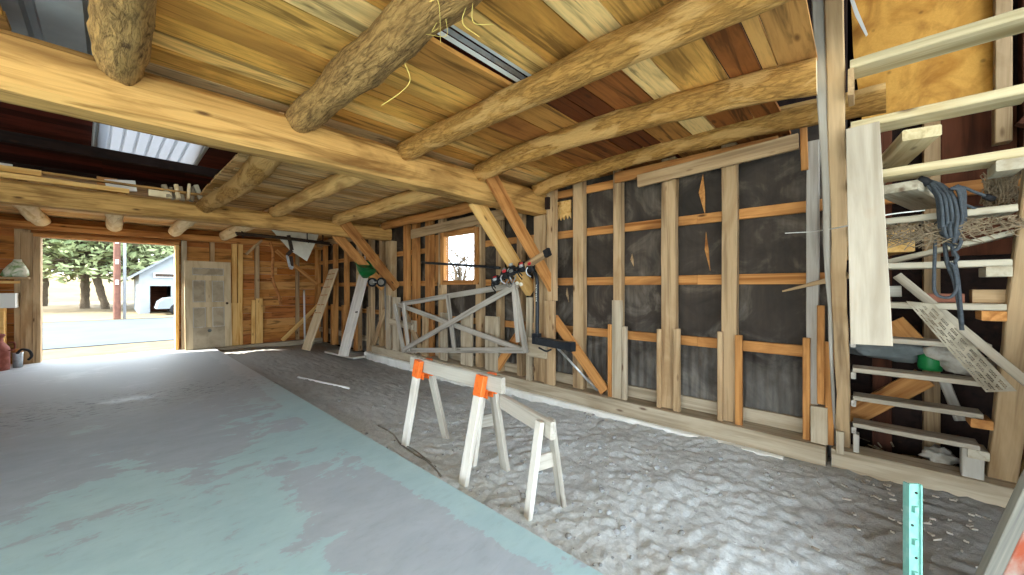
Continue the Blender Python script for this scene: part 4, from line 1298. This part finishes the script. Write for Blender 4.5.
o = prism('edge_highlight', [at(851, -10, X=4.40), at(858, 10, X=4.40), at(868, 34, X=4.40), at(866, 36, X=4.40), at(855, 15, X=4.40), at(847, -10, X=4.40)], .01, M['white_plain'], None, V((1, 0, 0)))  # bright edge highlight of the plywood, modelled as a white strip
tag(o, 'white highlight built along the left edge of the loft plywood', 'strip')
stub('timber', (4.43, -.74, 2.5), (4.43, -.74, 4.0), .10, .08, 'stud', 'upright timber right of the loft plywood', 'timber', (0, 1, 0))
stub('diagonal_timber', (4.36, -.86, 2.55), (4.36, -1.6, 3.6), .18, .08, 'red_wood', 'dark slanting timber right of the loft plywood', 'timber', (-1, 0, 0))

# junk below the bottom tread
bm = bmesh.new(); rs = random.Random(31)
for i in range(70):
    c = V((rs.uniform(4.22, 4.5), rs.uniform(-.66, -.02), rs.uniform(.0, .13)))
    p = [c, c + V((rs.uniform(-.05, .05), rs.uniform(-.12, .12), rs.uniform(-.02, .05)))]
    tube_bm(bm, p, rs.uniform(.003, .012), 5)
tag(put('rubbish_heap', bm, M['nest']), 'tangled dusty rubbish under the bottom tread', 'rubbish', kind='stuff')
bm = bmesh.new()
bmesh.ops.create_uvsphere(bm, u_segments=20, v_segments=12, radius=1)
for v in bm.verts: v.co = V((v.co.x * .06, v.co.y * .08, v.co.z * .06)) * (1 + .7 * noise.noise(v.co * 1.9))
tag(put('crumpled_paper', bm, M['grey_plank'], Matrix.Translation((4.26, -.42, .18)), None, True), 'crumpled pale paper under the bottom tread', 'paper')
bm = bmesh.new()
add_box(bm, (4.21, -1.2, -.3), (4.6, .1, .0))
o = put('ground_under_stair', bm, M['dirt']); o['kind'] = 'structure'

# chips and scraps on the dirt
bm = bmesh.new(); rs = random.Random(17)
for i in range(80):
    yy = rs.uniform(-.7, .5); xx = rs.uniform(2.2, 3.95)
    if rs.random() < .5: xx, yy = rs.uniform(3.2, 3.95), rs.uniform(-.75, .1)
    c = V((xx, yy, dirt_h(xx, yy) + .008)); a = rs.uniform(0, 3.2); L2 = rs.uniform(.005, .024); w2 = rs.uniform(.003, .010)
    d = V((math.cos(a), math.sin(a), rs.uniform(-.1, .2))); e = V((-d.y, d.x, 0)) * w2
    vs = [bm.verts.new(c + d * s1 * L2 + e * s2 + V((0, 0, h))) for h in (-.006, .004) for s1, s2 in ((-1, -1), (1, -.6), (1, 1), (-1, .7))]
    for f in ((3, 2, 1, 0), (4, 5, 6, 7), (0, 1, 5, 4), (1, 2, 6, 5), (2, 3, 7, 6), (3, 0, 4, 7)): bm.faces.new([vs[k] for k in f])
tag(put('wood_chips', bm, M['oldgrey']), 'scattered pale wood chips on the dirt before the stair', 'debris', kind='stuff')

# teal steel post
tp = empty('steel_fence_post', (1.86, -.125, -.08), 'teal-green steel fence post standing in the dirt near the slab', 'fence post')
tx, ty = 1.86, -.125
ry = Matrix.Translation((tx, ty, -.2)) @ Matrix.Rotation(R(-52), 4, 'Z')
bm = bmesh.new(); h = .985
add_box(bm, (-.020, -.003, 0), (.020, .003, h)); add_box(bm, (-.0205, -.010, 0), (-.0165, .003, h)); add_box(bm, (.0165, -.010, 0), (.0205, .003, h)); add_box(bm, (-.004, -.03, 0), (.004, -.003, h - .012)) if False else add_box(bm, (-.004, .003, 0), (.004, .032, h - .01))
shaft = put('shaft', bm, M['tpost'], ry, tp)
for k in range(5):
    bm = bmesh.new(); z = h - .08 - k * .11
    bmesh.ops.create_cone(bm, cap_ends=True, segments=12, radius1=.0035, radius2=.0035, depth=.004)
    put('hole', bm, M['black_rubber'], ry @ Matrix.Translation((.006 * (-1) ** k, -.004, z + .05)) @ Matrix.Rotation(R(90), 4, 'X'), shaft)
    bm = bmesh.new(); add_box(bm, (-.006, -.014, -.014), (.006, -.003, .006)); put('stud', bm, M['tpost'], ry @ Matrix.Translation((0, 0, z)), shaft)

# leaning door panels, bottom right
up_ = V((.29, -.31, .92)).normalized()
ac = V((.68, -.73, 0)); ac = (ac - up_ * ac.dot(up_)).normalized()
nn = up_.cross(ac)
O_ = at(972, 582, Z=.14)
def slabp(n, off, wid, ln, t_, m, lab, cat, dz=0.0, lo=0.0):
    c = O_ + ac * (off + wid / 2) + nn * dz + up_ * lo
    return tag(plank(n, c, c + up_ * ln, wid, t_, m, nn, None, ch=.003), lab, cat)
M['peel_red'] = flat('peeling_red_paint', '8a3f24', .8, 0, '8e887c', 5, .8, .3)
slabp('painted_board', .015, .075, 1.3, .03, M['grey_board'], 'grey painted board leaning at the bottom right corner', 'board')
slabp('peeling_panel', .093, .36, 1.25, .03, M['peel_red'], 'panel with peeling red-brown paint leaning behind the grey board', 'panel')
slabp('trim_strip', .17, .045, 1.2, .025, M['stud_dusty'], 'narrow dusty trim strip lying over the peeling red panel', 'strip', (.029 if nn.dot(V((-SN, -CS, 0))) > 0 else -.029))

# rod and cables on the dirt
a, b = at(298, 375.5, Z=-.06), at(349, 387, Z=-.06)
a.z = dirt_h(a.x, a.y) + .02; b.z = dirt_h(b.x, b.y) + .02
tag(tube('white_rod', [a, b], .016, M['white_plain'], None, 10, 0), 'straight white rod lying on the dirt beyond the sawhorses', 'rod')
def ground_cable(pix, r, lab):
    ps_ = []
    for q in pix:
        p = at(*q, Z=-.07); p.z = max(dirt_h(p.x, p.y), 0 if p.x < 1.72 else -9) + r; ps_.append(p)
    tag(tube('cable', ps_, r, M['grey_plastic'], None, 7, 8), lab, 'cable')
ground_cable([(378, 424), (392, 431), (400, 440), (415, 452), (428, 462), (441, 476)], .008, 'grey cable on the dirt along the slab edge, the longer of two')
ground_cable([(400, 441), (412, 446), (424, 455), (436, 466)], .006, 'thin grey cable beside the longer cable at the slab edge')

# ------------------------------------------------------------------ outside
def gnd(name, lo, hi, z, mat):
    bm = bmesh.new(); add_box(bm, (lo[0], lo[1], z - .3), (hi[0], hi[1], z))
    o = put(name, bm, mat); o['kind'] = 'structure'; return o
M['bounce_ground'] = flat('pale_bounce_ground', 'c9c2b4', .95, 0, 'b3aa98', 1.4, .8, .2)  # unseen ground kept pale to bounce light up to the ceiling
M['yard'] = flat('dry_yard', '66573f', .95, 0, '52452f', 1.4, .8, .2)
M['asphalt'] = flat('asphalt', '40484f', .9, 0, '383f46', .6, .7)
M['field'] = flat('dry_field', '6a5c42', .95, 0, '584c34', .5, .7)
gnd('ground_yard', (-60, 11.9), (60, 15.2), -.14, M['yard'])
gnd('road', (-60, 15.2), (60, 26.5), -.12, M['asphalt'])
gnd('ground_field', (-60, 26.5), (60, 120), -.10, M['field'])
gnd('unseen_bounce_ground_side', (-60, -40), (-6.2, 11.9), -.16, M['bounce_ground'])
gnd('unseen_bounce_ground_back', (-6.2, -40), (60, -3.2), -.16, M['bounce_ground'])
gnd('ground_right', (4.75, -3.2), (60, 11.9), -.16, M['yard'])
bm = bmesh.new()
rings = []
for i in range(25):
    x = -60 + 5 * i
    h = 3.0 + 1.5 * noise.noise((x * .05, 3, 0))
    rings.append([(x, 62, -.2), (x, 75, h), (x, 100, h + 1), (x, 100, -.4)])
loft(bm, rings); o = put('hill', bm, M['field'], smooth=False); o['kind'] = 'structure'

up = empty('utility_pole', (-.0, 26.8, -.12), 'brown wooden utility pole beyond the road, seen through the doorway', 'pole')
px = at(117, 316, Y=26.8)
M['pole_wood'] = flat('creosote_pole', '6e4a3c', .9, 0, '4e342c', 3, .6)
log('shaft', (px.x, 26.8, -.12), (px.x, 26.8, 9), .135, .11, M['pole_wood'], up, rough=.005, seed=3)
tube('conduit', [(px.x + .26, 26.7, -.12), (px.x + .26, 26.7, 8)], .06, M['grey_sheet'], up, 8, 0)
for z in (2.6, 3.6, 1.6): box('pole_tag', (px.x - .06, 26.58, z), (px.x + .06, 26.62, z + .22), M['white_plain'], up)

M['trunk'] = bark('tree_trunk', '4a3e32', '6e604e')
t = NT('conifer_leaf')
c = t.ramp(t.noise(t.coord((.8, .8, .8)), 1.0, 4), [(.35, '5c6844'), (.65, '8e9468')])
M['leaf'] = t.done(c, .8)
M['leaf'].node_tree.nodes['Principled BSDF'].inputs['Transmission Weight'].default_value = 0
def tree(label, base, lean, h, r, crown, n, seed, zlow):
    rt = empty('tree', base, label, 'tree', None)
    b = V(base)
    log('trunk', b, b + V(lean) * h, r, r * .45, M['trunk'], rt, rough=.04, seed=seed)
    rs = random.Random(seed)
    bm = bmesh.new(); bl = bmesh.new()
    for i in range(n):
        f = rs.random(); a = rs.uniform(0, 6.28)
        zc = zlow + (h * 1.1 - zlow) * f
        rad = crown * (1 - .55 * f) * rs.random() ** .5
        c = b + V(lean) * zc * .9 + V((math.cos(a) * rad, math.sin(a) * rad, zc * .1 - rad * .12))
        c.z = zc - rad * .18 + rs.uniform(-.3, .3)
        if i % 22 == 0: tube_bm(bl, [b + V(lean) * zc * .95, c], .05, 5, .015)
        s = rs.uniform(.16, .38)
        u = V((rs.gauss(0, 1), rs.gauss(0, 1), rs.gauss(0, .5))).normalized(); w = u.orthogonal().normalized()
        w = Matrix.Rotation(rs.uniform(0, 6), 3, u) @ w
        vs = [bm.verts.new(c + u * s * p + w * s * q) for p, q in ((-1, 0), (0, .35), (1, 0), (0, -.35))]
        bm.faces.new(vs)
    me = bpy.data.meshes.new('crown'); bm.to_mesh(me); bm.free(); me.materials.append(M['leaf'])
    o = bpy.data.objects.new('crown', me); col.objects.link(o); o.parent = rt; o.matrix_basis = W[rt].inverted()
    put('branches', bl, M['trunk'], None, rt, True)
    return rt
q = at(85, 306, Y=42); tree('straight-trunked leafy tree left of the pole, far across the road', (q.x, 42, -.12), (0, 0, 1), 11, .25, 6.5, 7500, 1, 3.2)
q = at(106, 306, Y=40); tree('leaning-trunked leafy tree just left of the pole across the road', (q.x, 40, -.12), (-.2, 0, 1), 11, .22, 6.0, 6500, 2, 3.0)
q = at(145, 306, Y=46); tree('leafy tree behind the white garage across the road', (q.x, 46, -.12), (0, 0, 1), 11, .4, 6.0, 5000, 3, 3.0)
q = at(40, 306, Y=50); tree('leafy tree at the left edge of the doorway view', (q.x, 50, -.12), (.05, 0, 1), 11, .4, 6.0, 4000, 4, 3.6)

hs = empty('garage', (6, 31, -.1), 'white gabled garage across the road with a dark open bay', 'garage')
hx0 = at(139, 300, Y=31).x; hx1 = hx0 + 6.4; hz = at(139, 274, Y=31).z
gx0, gx1 = at(150, 300, Y=31).x, at(171, 300, Y=31).x; gz = at(150, 285.7, Y=31).z
M['siding_white'] = flat('white_siding', '8b9092', .8, 0, '82878a', 2, .5)
M['shingle'] = flat('grey_shingle', '7c7f82', .9, 0, '6a6d70', 3, .6)
apex = hz + 2.4; xm = (hx0 + hx1) / 2
def wallp(pts, d): return prism('wall', pts, d, M['siding_white'], hs, V((0, 1, 0)))
wallp([(hx0, 31, -.1), (gx0, 31, -.1), (gx0, 31, gz), (gx1, 31, gz), (gx1, 31, -.1), (hx1, 31, -.1), (hx1, 31, hz), (xm, 31, apex), (hx0, 31, hz)], .2)
prism('wall', [(hx0, 31.2, -.1), (hx0, 38, -.1), (hx0, 38, hz), (hx0, 31.2, hz)], .2, M['siding_white'], hs, V((1, 0, 0)))
prism('wall', [(hx1, 31.2, -.1), (hx1, 38, -.1), (hx1, 38, hz), (hx1, 31.2, hz)], .2, M['siding_white'], hs, V((-1, 0, 0)))
prism('wall', [(hx0, 38, -.1), (hx1, 38, -.1), (hx1, 38, hz), (xm, 38, apex), (hx0, 38, hz)], .2, M['siding_white'], hs, V((0, -1, 0)))
for s in (-1, 1):
    xe = xm + s * 3.6; ze = hz - 3.6 / 3.2 * 2.4 + 2.4
    prism('roof', [(xm, 30.6, apex + .02), (xe, 30.6, ze + .02), (xe, 38.4, ze + .02), (xm, 38.4, apex + .02)], .15, M['shingle'], hs, V((0, 0, 1)))
bm = bmesh.new(); add_box(bm, (gx0, 33.5, -.1), (gx1, 33.6, gz)); put('bay_back', bm, M['red_wood'], None, hs)
fr = box('transom', (gx0 + .15, 30.9, gz + .5), (gx1 + .2, 31.0, gz + .78), M['white_plain'], hs)
for k in range(7):
    xk = gx0 + .22 + k * (gx1 - gx0 - .1) / 7
    bm = bmesh.new(); add_box(bm, (xk, 30.88, gz + .55), (xk + .13, 30.9, gz + .73)); put('pane', bm, M['dark_iron'], None, fr)

cr = empty('car', (at(166, 312, Y=29.5).x, 29.5, -.1), 'pale car parked before the dark garage bay', 'car')
cx = at(158.5, 312, Y=29).x
M['car_paint'] = flat('silver_paint', '80868a', .3, .3)
bm = bmesh.new()
prof = [(-.1, .35), (0, .75), (.25, .95), (1.15, 1.05), (1.75, 1.55), (3.4, 1.6), (4.2, 1.15), (4.6, 1.05), (4.65, .4)]
rings = []
for yy, sc_y in ((0, .0), (.08, 1), (1.72, 1), (1.8, .0)):
    rings.append([(x, yy, z if sc_y else z * .97 + .01) for x, z in prof])
loft(bm, rings)
Mc = Matrix.Translation((cx, 28.6, -.1))
put('body', bm, M['car_paint'], Mc, cr)
for y_ in (-.02,):
    prism('window', [V((cx + 1.3, 28.6 + y_, 1.0)), V((cx + 1.82, 28.6 + y_, 1.4)), V((cx + 3.3, 28.6 + y_, 1.42)), V((cx + 3.9, 28.6 + y_, 1.02))], .02, M['dark_iron'], cr, V((0, 1, 0)))
for x_ in (.75, 3.75):
    for y_ in (28.58, 30.2): lathe('wheel', (cx + x_, y_, .22), [(.001, 0), (.2, 0), (.31, .01), (.32, .1), (.31, .2), (.001, .2)], M['black_rubber'], cr, 22, (0, 1, 0))

# bare tree outside the side window
bt = empty('bare_tree', (8.5, 10.3, -.16), 'bare-branched tree outside the side window', 'tree')
bm = bmesh.new(); rs = random.Random(8)
def branch(p, d, L, r, k):
    pts = [p]; q = p
    for i in range(4):
        d = (d + V((rs.gauss(0, .16), rs.gauss(0, .16), rs.gauss(.03, .12)))).normalized(); q = q + d * L / 4; pts.append(q)
    tube_bm(bm, pts, r, 5, r * .5)
    if k:
        for i in range(4):
            branch(pts[rs.randint(1, 4)], (d + V((rs.gauss(0, .7), rs.gauss(0, .7), rs.gauss(.1, .5)))).normalized(), L * .62, r * .5, k - 1)
branch(V((8.5, 10.3, -.2)), V((0, -.05, 1)), 2.6, .13, 4)
put('branches', bm, M['trunk'], None, bt, True)

# ------------------------------------------------------------------ unseen walls added to steer the light
segs = []
z = -.2
rs = random.Random(6)
while z < 2.86:
    z1 = z + rs.uniform(.18, .24)
    segs.append((1.8, 11.8, z, z1 - .003, rs.choice(SID))); z = z1
wl = boards_mesh('unseen_wall_left', segs, M['siding'], .04, .004, .004, 'Y', 'X', -4.0) if False else None
bm = bmesh.new(); add_box(bm, (-3.5, 3.3, -.2), (-3.4, 11.8, 2.84))  # out of view; placed and cut short to keep sun off the slab
wl = put('unseen_wall_left', bm, M['orange']); wl['kind'] = 'structure'

bm = bmesh.new(); add_box(bm, (2.95, -1.5, -.3), (4.6, -1.4, 2.84))  # partition added out of view to shade the stair and nearby dirt
o = put('shade_partition', bm, M['red_wood']); o['kind'] = 'structure'

# ------------------------------------------------------------------ light
w = bpy.data.worlds.new('sky'); sc.world = w; w.use_nodes = True
nt = w.node_tree; nt.nodes.clear()
ou = nt.nodes.new('ShaderNodeOutputWorld'); bgn = nt.nodes.new('ShaderNodeBackground')
sky = nt.nodes.new('ShaderNodeTexSky'); sky.sky_type = 'HOSEK_WILKIE'
sky.turbidity = 3; sky.ground_albedo = .5
SD = V((2.4, -1.0, -2.0)).normalized()
sky.sun_direction = -SD
mxn = nt.nodes.new('ShaderNodeMix'); mxn.data_type = 'RGBA'; mxn.inputs[0].default_value = .75
mxn.inputs[7].default_value = (.80, .91, 1.0, 1)
nt.links.new(sky.outputs[0], mxn.inputs[6]); nt.links.new(mxn.outputs[2], bgn.inputs[0]); nt.links.new(bgn.outputs[0], ou.inputs[0])
bgn.inputs[1].default_value = 2.0
sl_ = bpy.data.lights.new('sun', 'SUN'); sl_.energy = 4.0; sl_.angle = R(.6); sl_.color = (1.0, .95, .86)
so = bpy.data.objects.new('sun', sl_); col.objects.link(so)
so.rotation_euler = SD.to_track_quat('-Z', 'Y').to_euler()

vs = sc.view_settings
vs.view_transform = 'Standard'; vs.look = 'None'; vs.gamma = 1.0; vs.use_curve_mapping = False
sc.display_settings.display_device = 'sRGB'
vs.exposure = 2.6
cy = sc.cycles
cy.max_bounces = 10; cy.diffuse_bounces = 7; cy.glossy_bounces = 4; cy.transparent_max_bounces = 12
cy.sample_clamp_indirect = 8
